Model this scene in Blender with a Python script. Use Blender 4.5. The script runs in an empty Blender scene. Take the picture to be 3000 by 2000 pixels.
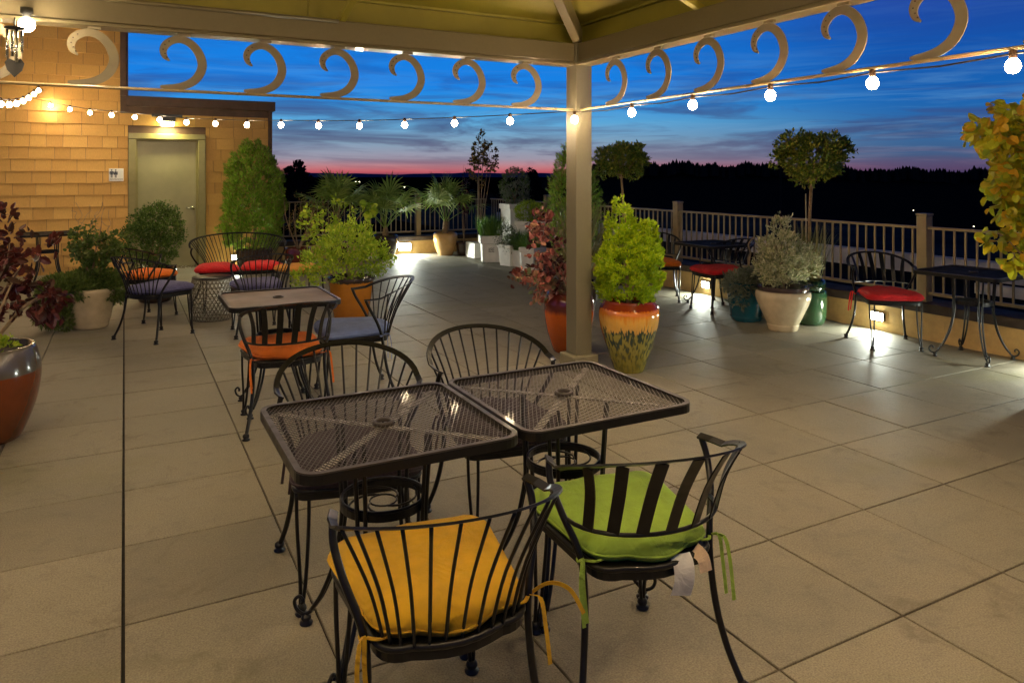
import bpy, math, random
from mathutils import Vector, Matrix
R = math.radians; PI = math.pi
sin, cos = math.sin, math.cos
rnd = random.Random(7)
scene = bpy.context.scene
col = scene.collection

# ------------------------------------------------------------------ materials
def nodes(name):
    m = bpy.data.materials.new(name); m.use_nodes = True
    nt = m.node_tree; b = nt.nodes['Principled BSDF']
    return m, nt, b
def ramp(nt, fac, stops, interp='LINEAR'):
    n = nt.nodes.new('ShaderNodeValToRGB'); cr = n.color_ramp; cr.interpolation = interp
    while len(cr.elements) < len(stops): cr.elements.new(0.5)
    for e, (p, c) in zip(cr.elements, stops):
        e.position = p; e.color = (*c, 1) if len(c) == 3 else c
    nt.links.new(fac, n.inputs[0]); return n.outputs[0]
def noise(nt, scale, detail=4, rough=.55, vec=None, dist=0):
    n = nt.nodes.new('ShaderNodeTexNoise'); n.inputs['Scale'].default_value = scale
    n.inputs['Detail'].default_value = detail; n.inputs['Roughness'].default_value = rough
    n.inputs['Distortion'].default_value = dist
    if vec is not None: nt.links.new(vec, n.inputs['Vector'])
    return n.outputs['Fac']
def objco(nt, sc=None):
    t = nt.nodes.new('ShaderNodeTexCoord'); o = t.outputs['Object']
    if sc:
        mp = nt.nodes.new('ShaderNodeMapping'); mp.inputs['Scale'].default_value = sc
        nt.links.new(o, mp.inputs[0]); o = mp.outputs[0]
    return o
def mixc(nt, fac, a, b, mode='MIX'):
    n = nt.nodes.new('ShaderNodeMix'); n.data_type = 'RGBA'; n.blend_type = mode
    for i, v in ((0, fac), (6, a), (7, b)):
        if isinstance(v, (int, float)): n.inputs[i].default_value = v
        elif isinstance(v, tuple): n.inputs[i].default_value = (*v, 1)
        else: nt.links.new(v, n.inputs[i])
    return n.outputs[2]
def mth(nt, op, a, b=0.0, clamp=False):
    n = nt.nodes.new('ShaderNodeMath'); n.operation = op; n.use_clamp = clamp
    for i, v in ((0, a), (1, b)):
        if isinstance(v, (int, float)): n.inputs[i].default_value = v
        else: nt.links.new(v, n.inputs[i])
    return n.outputs[0]
def bump(nt, b, h, strength=.3, dist=.01):
    n = nt.nodes.new('ShaderNodeBump'); n.inputs['Strength'].default_value = strength
    n.inputs['Distance'].default_value = dist
    nt.links.new(h, n.inputs['Height']); nt.links.new(n.outputs[0], b.inputs['Normal'])
def island(nt):
    g = nt.nodes.new('ShaderNodeNewGeometry'); return g.outputs['Random Per Island']

def plain(name, c, rough=.5, metal=0, var=.12, ns=30, coat=0, bumpS=0, spec=.5, rv=.2):
    m, nt, b = nodes(name)
    f = noise(nt, ns, vec=objco(nt))
    cc = ramp(nt, f, [(.3, tuple(x*(1-var) for x in c)), (.7, tuple(min(1, x*(1+var)) for x in c))])
    nt.links.new(cc, b.inputs['Base Color'])
    rr = ramp(nt, noise(nt, ns*.6, vec=objco(nt)), [(.3, (rough*(1-rv),)*3), (.7, (min(1, rough*(1+rv)),)*3)])
    nt.links.new(rr, b.inputs['Roughness'])
    b.inputs['Metallic'].default_value = metal; b.inputs['Coat Weight'].default_value = coat
    b.inputs['Coat Roughness'].default_value = .06
    b.inputs['Specular IOR Level'].default_value = spec
    if bumpS: bump(nt, b, noise(nt, ns*4, vec=objco(nt)), bumpS)
    return m
def leafmat(name, cols, trans=.3, rough=.45):
    m, nt, b = nodes(name)
    n = len(cols)
    c = ramp(nt, island(nt), [((i+.5)/n, k) for i, k in enumerate(cols)])
    f = noise(nt, 3.5, vec=objco(nt))
    c2 = mixc(nt, 1.0, c, ramp(nt, f, [(.3, (.75,)*3), (.7, (1.15,)*3)]), 'MULTIPLY')
    nt.links.new(c2, b.inputs['Base Color']); b.inputs['Roughness'].default_value = rough
    b.inputs['Specular IOR Level'].default_value = .35
    t = nt.nodes.new('ShaderNodeBsdfTranslucent'); nt.links.new(c2, t.inputs[0])
    mx = nt.nodes.new('ShaderNodeMixShader'); mx.inputs[0].default_value = trans
    nt.links.new(b.outputs[0], mx.inputs[1]); nt.links.new(t.outputs[0], mx.inputs[2])
    nt.links.new(mx.outputs[0], nt.nodes['Material Output'].inputs[0])
    return m
def emit(name, c, s):
    m, nt, b = nodes(name)
    b.inputs['Base Color'].default_value = (*c, 1)
    b.inputs['Emission Color'].default_value = (*c, 1); b.inputs['Emission Strength'].default_value = s
    return m

M = {}
M['iron'] = plain('black_iron', (.006, .006, .006), .36, 0, .3, 40, coat=.05, spec=.32)
M['mesh'] = plain('bronze_mesh', (.040, .032, .026), .46, 0, .3, 40, coat=.1)
M['bronze'] = plain('bronze_paint', (.125, .102, .055), .36, .0, .04, 60, coat=.25, rv=.05)
M['postm'] = plain('post_paint', (.17, .155, .105), .30, .0, .04, 60, coat=.3, rv=.05)
M['olive'] = plain('olive_panel', (.22, .19, .022), .5, 0, .12, 3)
M['scroll'] = plain('scroll_plate', (.165, .135, .08), .42, .0, .12, 12, bumpS=.1)
M['rodm'] = plain('rod_paint', (.26, .19, .09), .3, 0, .1, 12)
M['railm'] = plain('rail_paint', (.27, .2, .10), .4, 0, .1, 10)
M['stucco'] = plain('stucco', (.55, .37, .14), .85, 0, .1, 14, bumpS=.3)
M['coping'] = plain('coping_metal', (.045, .03, .022), .8, 0, .2, 12)
M['trim'] = plain('brown_trim', (.085, .045, .022), .6, 0, .2, 8)
M['frame'] = plain('door_frame_paint', (.22, .19, .07), .35, 0, .08, 10)
M['door'] = plain('door_paint', (.24, .22, .12), .38, .1, .15, 2.5)
M['steel'] = plain('brushed_steel', (.6, .58, .5), .25, 1, .05, 40)
M['white'] = plain('sign_white', (.8, .8, .76), .5, 0, .02, 10)
M['ink'] = plain('sign_ink', (.06, .07, .1), .6)
M['planter'] = plain('white_planter', (.75, .73, .68), .55, 0, .08, 8, bumpS=.1)
M['soil'] = plain('soil', (.035, .022, .014), .95, 0, .4, 60, bumpS=.6)
M['bark'] = plain('bark', (.26, .17, .09), .85, 0, .3, 40, bumpS=.5)
M['twig'] = plain('pale_twig', (.30, .22, .13), .8, 0, .25, 50)
M['cane'] = plain('bamboo_cane', (.42, .36, .22), .6, 0, .15, 40)
M['socket'] = plain('black_socket', (.10, .05, .025), .5)
M['cable'] = plain('black_cable', (.03, .022, .016), .5)
M['bulb'] = emit('lit_bulb', (1, .80, .52), 45)
M['lens'] = emit('lit_lens', (.94, 1, .88), 60)
M['doorlens'] = emit('lit_door_lens', (1, .93, .5), 14)
M['faraway'] = emit('far_lamp', (1, .85, .55), 9)
M['darkmetal'] = plain('dark_metal', (.03, .03, .03), .45)
M['concretecap'] = plain('plinth_paint', (.22, .2, .13), .5, 0, .1, 8)
M['wicker'] = plain('wire_drum', (.12, .10, .07), .4)
M['nwhite'] = plain('roof_white', (.75, .70, .66), .8, 0, .18, 2)
M['roofdark'] = plain('roof_dark', (.004, .004, .006), .95, 0, .3, 1, spec=.05)
M['wood'] = plain('dark_wood', (.06, .034, .024), 1, spec=0)
M['terrain'] = plain('night_ground', (.006, .006, .006), 1, 0, .5, .02, spec=0)
M['mount'] = plain('haze_blue_mountain', (.10, .14, .36), 1, spec=0)  # distance haze painted in as a blue base colour

def fabric(name, c):
    m, nt, b = nodes(name)
    w = nt.nodes.new('ShaderNodeTexWave'); w.inputs['Scale'].default_value = 240
    nt.links.new(objco(nt), w.inputs['Vector'])
    f = noise(nt, 9, vec=objco(nt))
    cc = ramp(nt, f, [(.3, tuple(x*.82 for x in c)), (.68, tuple(min(1, x*1.1) for x in c))])
    nt.links.new(cc, b.inputs['Base Color']); b.inputs['Roughness'].default_value = .9
    b.inputs['Sheen Weight'].default_value = .06
    h = mth(nt, 'ADD', mth(nt, 'MULTIPLY', w.outputs['Fac'], .04), noise(nt, 11, 3, .5, vec=objco(nt, (1, .45, 1)), dist=1.2))
    bump(nt, b, h, .9, .045)
    return m
M['roofblue'] = plain('sky_tinted_roof', (.02, .025, .05), .35, 0, .3, 1)  # blue of the reflected sky put into the base colour
F = dict(yellow=fabric('yellow_fabric', (.82, .47, .004)), green=fabric('lime_fabric', (.40, .64, .07)),
         orange=fabric('orange_fabric', (.90, .20, .005)), red=fabric('red_fabric', (.78, .008, .014)),
         blue=fabric('blue_fabric', (.24, .33, .66)), indigo=fabric('indigo_fabric', (.13, .13, .30)),
         plum=fabric('plum_fabric', (.045, .025, .035)), gold=fabric('gold_fabric', (.75, .33, .04)))
M['tag'] = fabric('white_tag', (.85, .85, .84)); M['tag2'] = fabric('peach_tag', (.8, .6, .42))

def glaze(name, stops, drip=0.0, ns=9, rough=.12, streak=None):
    """glaze bands by height inside the pot, edges running down in drips"""
    m, nt, b = nodes(name)
    t = nt.nodes.new('ShaderNodeTexCoord'); s = nt.nodes.new('ShaderNodeSeparateXYZ')
    nt.links.new(t.outputs['Object'], s.inputs[0])
    z = s.outputs[2]
    if drip:
        mp = nt.nodes.new('ShaderNodeMapping'); mp.inputs['Scale'].default_value = (1, 1, .03)
        nt.links.new(t.outputs['Object'], mp.inputs[0])
        n = noise(nt, streak or 38, 1, .5, vec=mp.outputs[0])
        k = ramp(nt, z, [(.40, (1,)*3), (.47, (.12,)*3)])
        z = mth(nt, 'ADD', z, mth(nt, 'MULTIPLY', k, mth(nt, 'MULTIPLY', mth(nt, 'SUBTRACT', n, .5), drip)))
    c = ramp(nt, z, stops)
    if drip > .2:
        mp2 = nt.nodes.new('ShaderNodeMapping'); mp2.inputs['Scale'].default_value = (1, 1, .012); nt.links.new(t.outputs['Object'], mp2.inputs[0])
        sk = noise(nt, 55, 1, .4, vec=mp2.outputs[0])
        lo = ramp(nt, s.outputs[2], [(.06, (.25,)*3), (.22, (.9,)*3), (.31, (1,)*3), (.34, (0,)*3)])
        c = mixc(nt, mth(nt, 'MULTIPLY', lo, ramp(nt, sk, [(.47, (0,)*3), (.53, (1,)*3)])), c, (.30, .27, .06))
        c = mixc(nt, mth(nt, 'MULTIPLY', lo, ramp(nt, sk, [(.40, (1,)*3), (.46, (0,)*3)])), c, (.025, .05, .045))
    f = noise(nt, ns, vec=t.outputs['Object'])
    c = mixc(nt, 1.0, c, ramp(nt, f, [(.3, (.86,)*3), (.7, (1.1,)*3)]), 'MULTIPLY')
    nt.links.new(c, b.inputs['Base Color']); b.inputs['Roughness'].default_value = rough
    b.inputs['Coat Weight'].default_value = .6; b.inputs['Coat Roughness'].default_value = .05
    bump(nt, b, noise(nt, 25, 2, vec=t.outputs['Object']), .12, .01)
    return m
CREAM = [(0, (.52, .43, .27)), (1, (.58, .47, .30))]
G = dict(
    cream=glaze('cream_glaze', CREAM),
    creamdark=glaze('cream_glaze_dark_rim', [(0, (.55, .45, .29)), (.395, (.60, .50, .33)), (.40, (.05, .03, .03)), (1, (.05, .03, .03))]),
    brown=glaze('brown_glaze', [(0, (.10, .022, .004)), (.40, (.16, .03, .004)), (.405, (.085, .075, .06)), (1, (.10, .085, .07))], rough=.2),
    amber=glaze('amber_glaze', [(0, (.30, .10, .006)), (.40, (.42, .16, .012)), (.405, (.03, .02, .018)), (1, (.04, .03, .03))], .03),
    painted=glaze('painted_glaze', [(0, (.20, .17, .02)), (.17, (.19, .17, .02)), (.26, (.05, .07, .03)), (.335, (.03, .055, .045)),
                                   (.35, (.72, .42, .10)), (.43, (.75, .40, .07)), (.47, (.70, .22, .01)), (.50, (.62, .16, .01)),
                                   (.505, (.24, .03, .006)), (1, (.20, .02, .006))], .22, streak=60),
    orange=glaze('orange_glaze', [(0, (.28, .05, .004)), (.34, (.55, .10, .004)), (.38, (.17, .03, .02)), (1, (.13, .03, .025))], .04),
    teal=glaze('teal_glaze', [(0, (.004, .075, .11)), (1, (.008, .12, .16))]),
    green=glaze('green_glaze', [(0, (.018, .055, .02)), (.33, (.022, .06, .024)), (.37, (.01, .024, .01)), (1, (.01, .02, .01))]),
    tan=glaze('tan_glaze', [(0, (.52, .30, .11)), (1, (.60, .34, .12))]),
    red=glaze('oxblood_glaze', [(0, (.10, .012, .006)), (1, (.12, .015, .008))]),
    dark=glaze('dark_glaze', [(0, (.05, .03, .02)), (1, (.06, .035, .02))]))

L = dict(
    juniper=leafmat('juniper_leaves', [(0.075, 0.128, 0.0225), (0.12, 0.195, 0.0375), (0.165, 0.21, 0.045)]),
    box=leafmat('boxwood_leaves', [(0.051, 0.102, 0.017), (0.085, 0.162, 0.0238), (0.128, 0.204, 0.034)]),
    arb=leafmat('arborvitae_leaves', [(.15, .30, .022), (.24, .46, .035), (.33, .50, .05), (.28, .26, .06)], .35),
    lime=leafmat('lime_leaves', [(0.232, 0.377, 0.0217), (0.348, 0.493, 0.029), (0.464, 0.551, 0.0435)]),
    gold=leafmat('golden_conifer_leaves', [(.28, .44, .012), (.42, .58, .014), (.58, .66, .016), (.32, .50, .014)], .35),
    purple=leafmat('purple_leaves', [(0.055, 0.0132, 0.0132), (0.099, 0.022, 0.0198), (0.143, 0.033, 0.022), (0.044, 0.022, 0.0132)], .2, .3),
    pink=leafmat('pink_leaves', [(.34, .11, .09), (.52, .20, .16), (.42, .22, .13), (.16, .20, .09), (.46, .14, .11), (.22, .06, .05)], .3),
    brown=leafmat('russet_leaves', [(0.208, 0.13, 0.039), (0.286, 0.169, 0.052), (0.182, 0.182, 0.039)]),
    palm=leafmat('palm_leaves', [(.18, .28, .05), (.25, .38, .07), (.33, .42, .09)], .3),
    dark=leafmat('dark_green_leaves', [(.11, .18, .02), (.17, .26, .03), (.26, .31, .035), (.32, .30, .04)], .38),
    varieg=leafmat('variegated_leaves', [(.62, .58, .36), (.26, .30, .11), (.70, .64, .42), (.42, .44, .22)], .4),
    grey=leafmat('grey_leaves', [(0.182, 0.208, 0.143), (0.26, 0.26, 0.195), (0.13, 0.169, 0.091)]),
    grass=leafmat('grass_blades', [(0.098, 0.21, 0.028), (0.168, 0.308, 0.042), (0.126, 0.252, 0.056)]),
    straw=leafmat('straw_blades', [(0.21, 0.195, 0.06), (0.135, 0.18, 0.045), (0.3, 0.24, 0.09)]),
    golden=leafmat('golden_round_leaves', [(.46, .44, .02), (.34, .40, .02), (.56, .42, .012), (.24, .34, .03), (.60, .34, .02)], .35),
    tree=leafmat('silhouette_leaves', [(0.006, 0.007, 0.004), (0.012, 0.014, 0.006)], 0, 1))

# floor pavers
def paver_mat():
    m, nt, b = nodes('concrete_paver')
    co = objco(nt)
    isl = island(nt)
    base = ramp(nt, isl, [(0, (.185, .168, .125)), (.35, (.215, .196, .148)), (.7, (.205, .19, .145)), (1, (.24, .218, .165))])
    big = noise(nt, .9, 5, .6, vec=co)
    c = mixc(nt, 1.0, base, ramp(nt, big, [(.3, (.80,)*3), (.5, (1, .98, .95)), (.75, (1.12, 1.08, 1.04))]), 'MULTIPLY')
    med = noise(nt, 7, 6, .7, vec=co, dist=.6)
    c = mixc(nt, 1.0, c, ramp(nt, med, [(.28, (.74, .72, .70)), (.48, (1,)*3), (.8, (1.06,)*3)]), 'MULTIPLY')
    sp = noise(nt, 170, 2, .5, vec=co)
    c = mixc(nt, 1.0, c, ramp(nt, sp, [(.3, (.72,)*3), (.5, (1,)*3), (.72, (1.3,)*3)]), 'MULTIPLY')
    st = noise(nt, 2.6, 5, .7, vec=objco(nt, (1, 1, 1)), dist=1.2)
    c = mixc(nt, ramp(nt, st, [(.56, (0,)*3), (.70, (.55,)*3)]), c, (.10, .08, .05))
    mo = noise(nt, .55, 4, .6, vec=objco(nt, (1, 1.6, 1)))
    c = mixc(nt, ramp(nt, mo, [(.56, (0,)*3), (.70, (.45,)*3)]), c, (.15, .14, .045))
    nt.links.new(c, b.inputs['Base Color'])
    rr = ramp(nt, med, [(.3, (.50,)*3), (.7, (.72,)*3)])
    nt.links.new(rr, b.inputs['Roughness'])
    h = mth(nt, 'ADD', mth(nt, 'MULTIPLY', sp, .5), noise(nt, 45, 4, .6, vec=co))
    bump(nt, b, h, .45, .006)
    return m
M['paver'] = paver_mat()
M['gap'] = plain('joint_dark', (.012, .010, .008), .95)
def shingle_mat():
    m, nt, b = nodes('ochre_shingle')
    base = ramp(nt, island(nt), [(0, (.55, .31, .075)), (.5, (.61, .35, .085)), (1, (.65, .385, .10))])
    g = noise(nt, 26, 4, .6, vec=objco(nt, (6, 6, .5)))
    c = mixc(nt, 1.0, base, ramp(nt, g, [(.3, (.88,)*3), (.7, (1.06,)*3)]), 'MULTIPLY')
    nt.links.new(c, b.inputs['Base Color']); b.inputs['Roughness'].default_value = .65
    bump(nt, b, g, .25, .01)
    return m
M['shingle'] = shingle_mat()

# ------------------------------------------------------------------ mesh builder
class MB:
    def __init__(s): s.v = []; s.f = []; s.sm = []
    def add(s, vs, fs, smooth=False):
        o = len(s.v); s.v += [tuple(p) for p in vs]
        s.f += [tuple(i+o for i in f) for f in fs]; s.sm += [smooth]*len(fs); return s
    def box(s, x0, x1, y0, y1, z0, z1, mat=None):
        vs = [(x, y, z) for z in (z0, z1) for y in (y0, y1) for x in (x0, x1)]
        if mat: vs = [mat @ Vector(p) for p in vs]
        return s.add(vs, [(0, 2, 3, 1), (4, 5, 7, 6), (0, 1, 5, 4), (2, 6, 7, 3), (0, 4, 6, 2), (1, 3, 7, 5)])
    def tube(s, pts, r, n=8, closed=False, caps=True):
        pts = [Vector(p) for p in pts]; k = len(pts)
        rs = r if isinstance(r, (list, tuple)) else [r]*k
        up = Vector((0, 0, 1)); vs = []; prev = None
        for i, p in enumerate(pts):
            a = pts[(i-1) % k] if (closed or i) else p
            c = pts[(i+1) % k] if (closed or i < k-1) else p
            t = (c-a).normalized()
            if prev is None:
                u = t.cross(up)
                if u.length < .2: u = t.cross(Vector((0, 1, 0)))
            else: u = prev - t*prev.dot(t)
            u.normalize(); prev = u; w = t.cross(u)
            for j in range(n):
                q = 2*PI*j/n; vs.append(p+(u*cos(q)+w*sin(q))*rs[i])
        fs = []
        for i in range(k if closed else k-1):
            for j in range(n):
                a = i*n+j; b = i*n+(j+1) % n; c = ((i+1) % k)*n+(j+1) % n; d = ((i+1) % k)*n+j
                fs.append((a, b, c, d))
        if caps and not closed:
            fs.append(tuple(range(n))[::-1]); fs.append(tuple((k-1)*n+j for j in range(n)))
        return s.add(vs, fs, True)
    def strip(s, pts, ups, w, h, closed=False):
        """rectangular bar: w across, h along 'up'"""
        pts = [Vector(p) for p in pts]; k = len(pts); vs = []
        for i, p in enumerate(pts):
            a = pts[(i-1) % k] if (closed or i) else p
            c = pts[(i+1) % k] if (closed or i < k-1) else p
            t = (c-a).normalized(); up = Vector(ups[i] if isinstance(ups, list) else ups)
            x = t.cross(up).normalized(); y = x.cross(t).normalized()
            ww = w[i] if isinstance(w, list) else w
            for sx, sy in ((-1, -1), (1, -1), (1, 1), (-1, 1)): vs.append(p+x*sx*ww/2+y*sy*h/2)
        fs = []
        for i in range(k if closed else k-1):
            for j in range(4):
                fs.append((i*4+j, i*4+(j+1) % 4, ((i+1) % k)*4+(j+1) % 4, ((i+1) % k)*4+j))
        if not closed: fs += [(3, 2, 1, 0), tuple((k-1)*4+j for j in range(4))]
        return s.add(vs, fs)
    def lathe(s, prof, n=32, c=(0, 0, 0), smooth=True, caps=True):
        vs = []; fs = []
        for r, z in prof:
            for j in range(n):
                q = 2*PI*j/n; vs.append((c[0]+r*cos(q), c[1]+r*sin(q), c[2]+z))
        k = len(prof)
        for i in range(k-1):
            for j in range(n): fs.append((i*n+j, i*n+(j+1) % n, (i+1)*n+(j+1) % n, (i+1)*n+j))
        if caps and prof[0][0] > 0: fs.append(tuple(range(n))[::-1])
        if caps and prof[-1][0] > 0: fs.append(tuple((k-1)*n+j for j in range(n)))
        return s.add(vs, fs, smooth)
    def ball(s, c, r, n=10, sz=1.0):
        return s.lathe([(max(1e-4, r*sin(PI*i/n)), -r*sz*cos(PI*i/n)) for i in range(n+1)], n*2 if n < 8 else 14, c)
    def leaf(s, p, d, nrm, l, w, kind=0):
        d = d.normalized(); x = d.cross(nrm)
        if x.length < 1e-3: x = d.orthogonal()
        x.normalize(); n = x.cross(d)
        if kind == 0:      # pointed folded leaf
            return s.add([p, p+d*l*.5+x*w/2+n*w*.12, p+d*l, p+d*l*.5-x*w/2+n*w*.12], [(0, 1, 2), (0, 2, 3)])
        if kind == 1:      # round leaf
            q = [(.0, 0), (.22, .42), (.6, .5), (.9, .25), (1, 0), (.9, -.25), (.6, -.5), (.22, -.42)]
            return s.add([p+d*l*a+x*w*b+n*w*(.18*abs(b)*2-.1*a*a) for a, b in q], [(0, 1, 2, 3, 4), (0, 4, 5, 6, 7)])
        return s.add([p-x*w/2, p+x*w/2, p+d*l], [(0, 1, 2)])
    def mesh(s, name):
        me = bpy.data.meshes.new(name); me.from_pydata(s.v, [], s.f)
        me.polygons.foreach_set('use_smooth', s.sm); me.update(); return me
    def build(s, name, mat, parent=None, loc=None, bevel=0):
        me = s.mesh(name); me.materials.append(mat); return link(name, me, parent, loc, bevel)
def link(name, me, parent=None, loc=None, bevel=0, rz=0):
    o = bpy.data.objects.new(name, me); col.objects.link(o)
    if parent: o.parent = parent
    if loc: o.location = loc
    if rz: o.rotation_euler.z = rz
    if bevel:
        b = o.modifiers.new('bevel', 'BEVEL'); b.width = bevel; b.segments = 2; b.limit_method = 'ANGLE'
    return o
def tag(o, label, cat, group=None, kind=None):
    if label: o['label'] = label
    if cat: o['category'] = cat
    if group: o['group'] = group
    if kind: o['kind'] = kind
    return o
def thing(name, label, cat, loc=(0, 0, 0), rz=0, group=None):
    o = bpy.data.objects.new(name, None); col.objects.link(o)
    o.location = loc; o.rotation_euler.z = rz; o.empty_display_size = .1
    return tag(o, label, cat, group)
def struct(o): o['kind'] = 'structure'; return o
CACHE = {}
def cached(key, fn, mat):
    k = (key, mat.name)
    if k not in CACHE:
        me = fn().mesh(key); me.materials.append(mat); CACHE[k] = me
    return CACHE[k]
def lamp(name, kind, loc, energy, color, parent=None, radius=.03, size=None, rot=None, size_y=None, spread=None):
    d = bpy.data.lights.new(name, kind); d.energy = energy; d.color = color
    if kind == 'POINT': d.shadow_soft_size = radius
    if kind == 'AREA':
        d.shape = 'RECTANGLE'; d.size = size; d.size_y = size_y or size
        if spread: d.spread = spread
    o = bpy.data.objects.new(name, d); col.objects.link(o); o.location = loc
    if rot: o.rotation_euler = rot
    if parent: o.parent = parent
    return o
def lerp(a, b, t): return a+(b-a)*t
def catmull(P, n=6):
    P = [Vector(p) for p in P]; out = []
    for i in range(len(P)-1):
        p0 = P[max(i-1, 0)]; p1 = P[i]; p2 = P[i+1]; p3 = P[min(i+2, len(P)-1)]
        for j in range(n):
            t = j/n
            out.append(.5*((2*p1)+(p2-p0)*t+(2*p0-5*p1+4*p2-p3)*t*t+(3*p1-p0-3*p2+p3)*t**3))
    out.append(P[-1]); return out

# ------------------------------------------------------------------ ground, terrace
T = .61
mb = MB(); mb.box(-9, 4.86, -5, 12.05, -.3, -.014)
struct(mb.build('terrace_floor', M['gap']))
mb = MB(); pr = random.Random(3)
for i in range(-14, 8):
    for j in range(-8, 20):
        x0, x1 = i*T+(.0055 if i == -3 else .0036), (i+1)*T-(.0055 if i == -4 else .0036); y0, y1 = j*T+.0036, (j+1)*T-.0036
        x1 = min(x1, 4.855); y1 = min(y1, 12.045)
        if x1 <= x0 or y1 <= y0: continue
        dz = pr.uniform(-.0007, .0007); a = pr.uniform(-.0006, .0006); b = pr.uniform(-.0006, .0006)
        zz = lambda x, y: dz+a*(x-x0)/T+b*(y-y0)/T
        c = .0025
        V = [(x0, y0, -.03), (x1, y0, -.03), (x1, y1, -.03), (x0, y1, -.03)]
        V += [(x, y, zz(x, y)-c) for x, y in ((x0, y0), (x1, y0), (x1, y1), (x0, y1))]
        V += [(x, y, zz(x, y)) for x, y in ((x0+c, y0+c), (x1-c, y0+c), (x1-c, y1-c), (x0+c, y1-c))]
        mb.add(V, [(0, 1, 5, 4), (1, 2, 6, 5), (2, 3, 7, 6), (3, 0, 4, 7), (4, 5, 9, 8), (5, 6, 10, 9), (6, 7, 11, 10), (7, 4, 8, 11), (8, 9, 10, 11)])
struct(mb.build('paving', M['paver']))

# far ground, mountains, wooded ridge
mb = MB(); mb.box(-9000, 9000, -3000, 14000, -14, -12); struct(mb.build('ground', M['terrain']))
def ridge(name, mat, dist, u0, u1, hfun, base, thick, n):
    """a long hill seen from the terrace: its crest runs across the view"""
    mb = MB(); top = []
    F2 = (sin(.4846), cos(.4846)); R2 = (F2[1], -F2[0])
    for i in range(n+1):
        u = lerp(u0, u1, i/n)
        dd = dist
        x = -1.83+F2[0]*dd+R2[0]*dd*u; y = -1.66+F2[1]*dd+R2[1]*dd*u
        top.append((x, y, hfun(u)))
    vs = []
    for x, y, h in top:
        vs += [(x-F2[0]*thick, y-F2[1]*thick, base), (x-F2[0]*thick*.3, y-F2[1]*thick*.3, base+(h-base)*.7), (x, y, h), (x+F2[0]*thick, y+F2[1]*thick, base)]
    fs = []
    for i in range(n):
        for j in range(3): a = i*4+j; fs.append((a, a+1, a+5, a+4))
    mb.add(vs, fs, True)
    return struct(mb.build(name, mat)), top
rr = random.Random(11)
ph = [rr.uniform(0, 6) for _ in range(12)]
def mh(u): return 1.56+4000/2158*(2.5+4.5*max(0, sin(u*7+.9))*abs(sin(u*23+1))+2.2*sin(u*31+ph[1])+1.1*sin(u*83+ph[2])+.6*sin(u*170))*.8
ridge('mountains', M['mount'], 4000, -.75, .2, mh, -14, 500, 260)
def fh(u):     # forest ridge crest height, in metres, 240 m away
    t = (u-.12)/.5
    v = 3.3+.5*sin(u*9)-1.6*max(0, u-.35)/.35
    k = min(1, max(0, (u+.02)/.14))
    return lerp(-5.5, 1.56+v-1.1, k*k*(3-2*k))
hill, top = ridge('wooded_hill', M['wood'], 240, -.75, .85, fh, -14, 60, 200)
mb = MB(); tr = random.Random(5)
F2 = (sin(.4846), cos(.4846)); R2 = (F2[1], -F2[0])
for i in range(1500):
    u = tr.uniform(-.72, .84); dd = tr.uniform(225, 240)
    x = -1.83+F2[0]*dd+R2[0]*dd*u; y = -1.66+F2[1]*dd+R2[1]*dd*u
    h = fh(u)+.5*sin(u*61)+.4*sin(u*143); s_ = tr.uniform(.5, 1.25); z0 = h-3
    mb.lathe([(1.1*s_, z0), (.8*s_, z0+2.2), (.03, h+.3+s_*.9*tr.random()+.3)], 5, (x, y, 0), False)
tag(mb.build('far_forest', M['wood']), 'black line of conifer tops along the distant ridge', 'forest', kind='stuff')

# ------------------------------------------------------------------ parapets and railings
t = thing('parapet_wall', 'low tan stucco parapet with dark coping along the right side of the terrace', 'parapet wall', (4.86, 3.5, 0), group='parapet walls')
mb = MB(); mb.box(0, .28, -9, 8.8, -.3, .255); mb.build('wall_face', M['stucco'], t)
mb = MB(); mb.box(-.03, .32, -9, 8.8, .258, .345); mb.build('coping', M['coping'], t, bevel=.006)
t = thing('parapet_wall', 'low tan stucco parapet with dark coping at the far end behind the palms', 'parapet wall', (2.6, 12.05, 0), group='parapet walls')
mb = MB(); mb.box(-2.1, 2.255, 0, .28, -.3, .255); mb.build('wall_face', M['stucco'], t)
mb = MB(); mb.box(-2.1, 2.22, -.03, .32, .258, .345); mb.build('coping', M['coping'], t, bevel=.006)
def railing(label, origin, along, n_posts, post_s, length, start, rz):
    t = thing('railing', label, 'railing', origin, rz, 'metal railings on the parapets')
    mb = MB(); mb.box(start, start+length, -.022, .022, 1.035, 1.06); mb.build('top_rail', M['railm'], t, bevel=.004)
    mb = MB(); mb.box(start, start+length, -.016, .016, .41, .44); mb.build('bottom_rail', M['railm'], t)
    def bal():
        b = MB(); b.box(-.008, .008, -.008, .008, .44, 1.035); return b
    n = int(length/.102); me = cached('baluster', bal, M['railm'])
    big = MB(); k = 0
    posts = [post_s+i*3.56 for i in range(n_posts)]
    for i in range(n+1):
        x = start+.05+i*.102
        if any(abs(x-p) < .075 for p in posts): continue
        if k < 100: link('baluster', me, t, (x, 0, 0))
        else: big.box(x-.008, x+.008, -.008, .008, .44, 1.035)
        k += 1
    if big.v: tag(big.build('balusters', M['railm'], t), None, None, kind='stuff')
    for p in posts:
        b = MB(); b.box(p-.05, p+.05, -.05, .05, .345, 1.16); po = b.build('post', M['railm'], t, bevel=.004)
        b = MB(); b.box(p-.056, p+.056, -.056, .056, 1.163, 1.185); b.build('post_cap', M['railm'], po, bevel=.003)
railing('tan metal railing with slim balusters above the right parapet', (4.97, 12.2, 0), 1, 4, 2.33, 14.5, 0, R(-90))
railing('tan metal railing behind the palms at the far end', (0.5, 12.2, 0), 1, 1, 2.85, 4.35, 0, 0)

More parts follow.
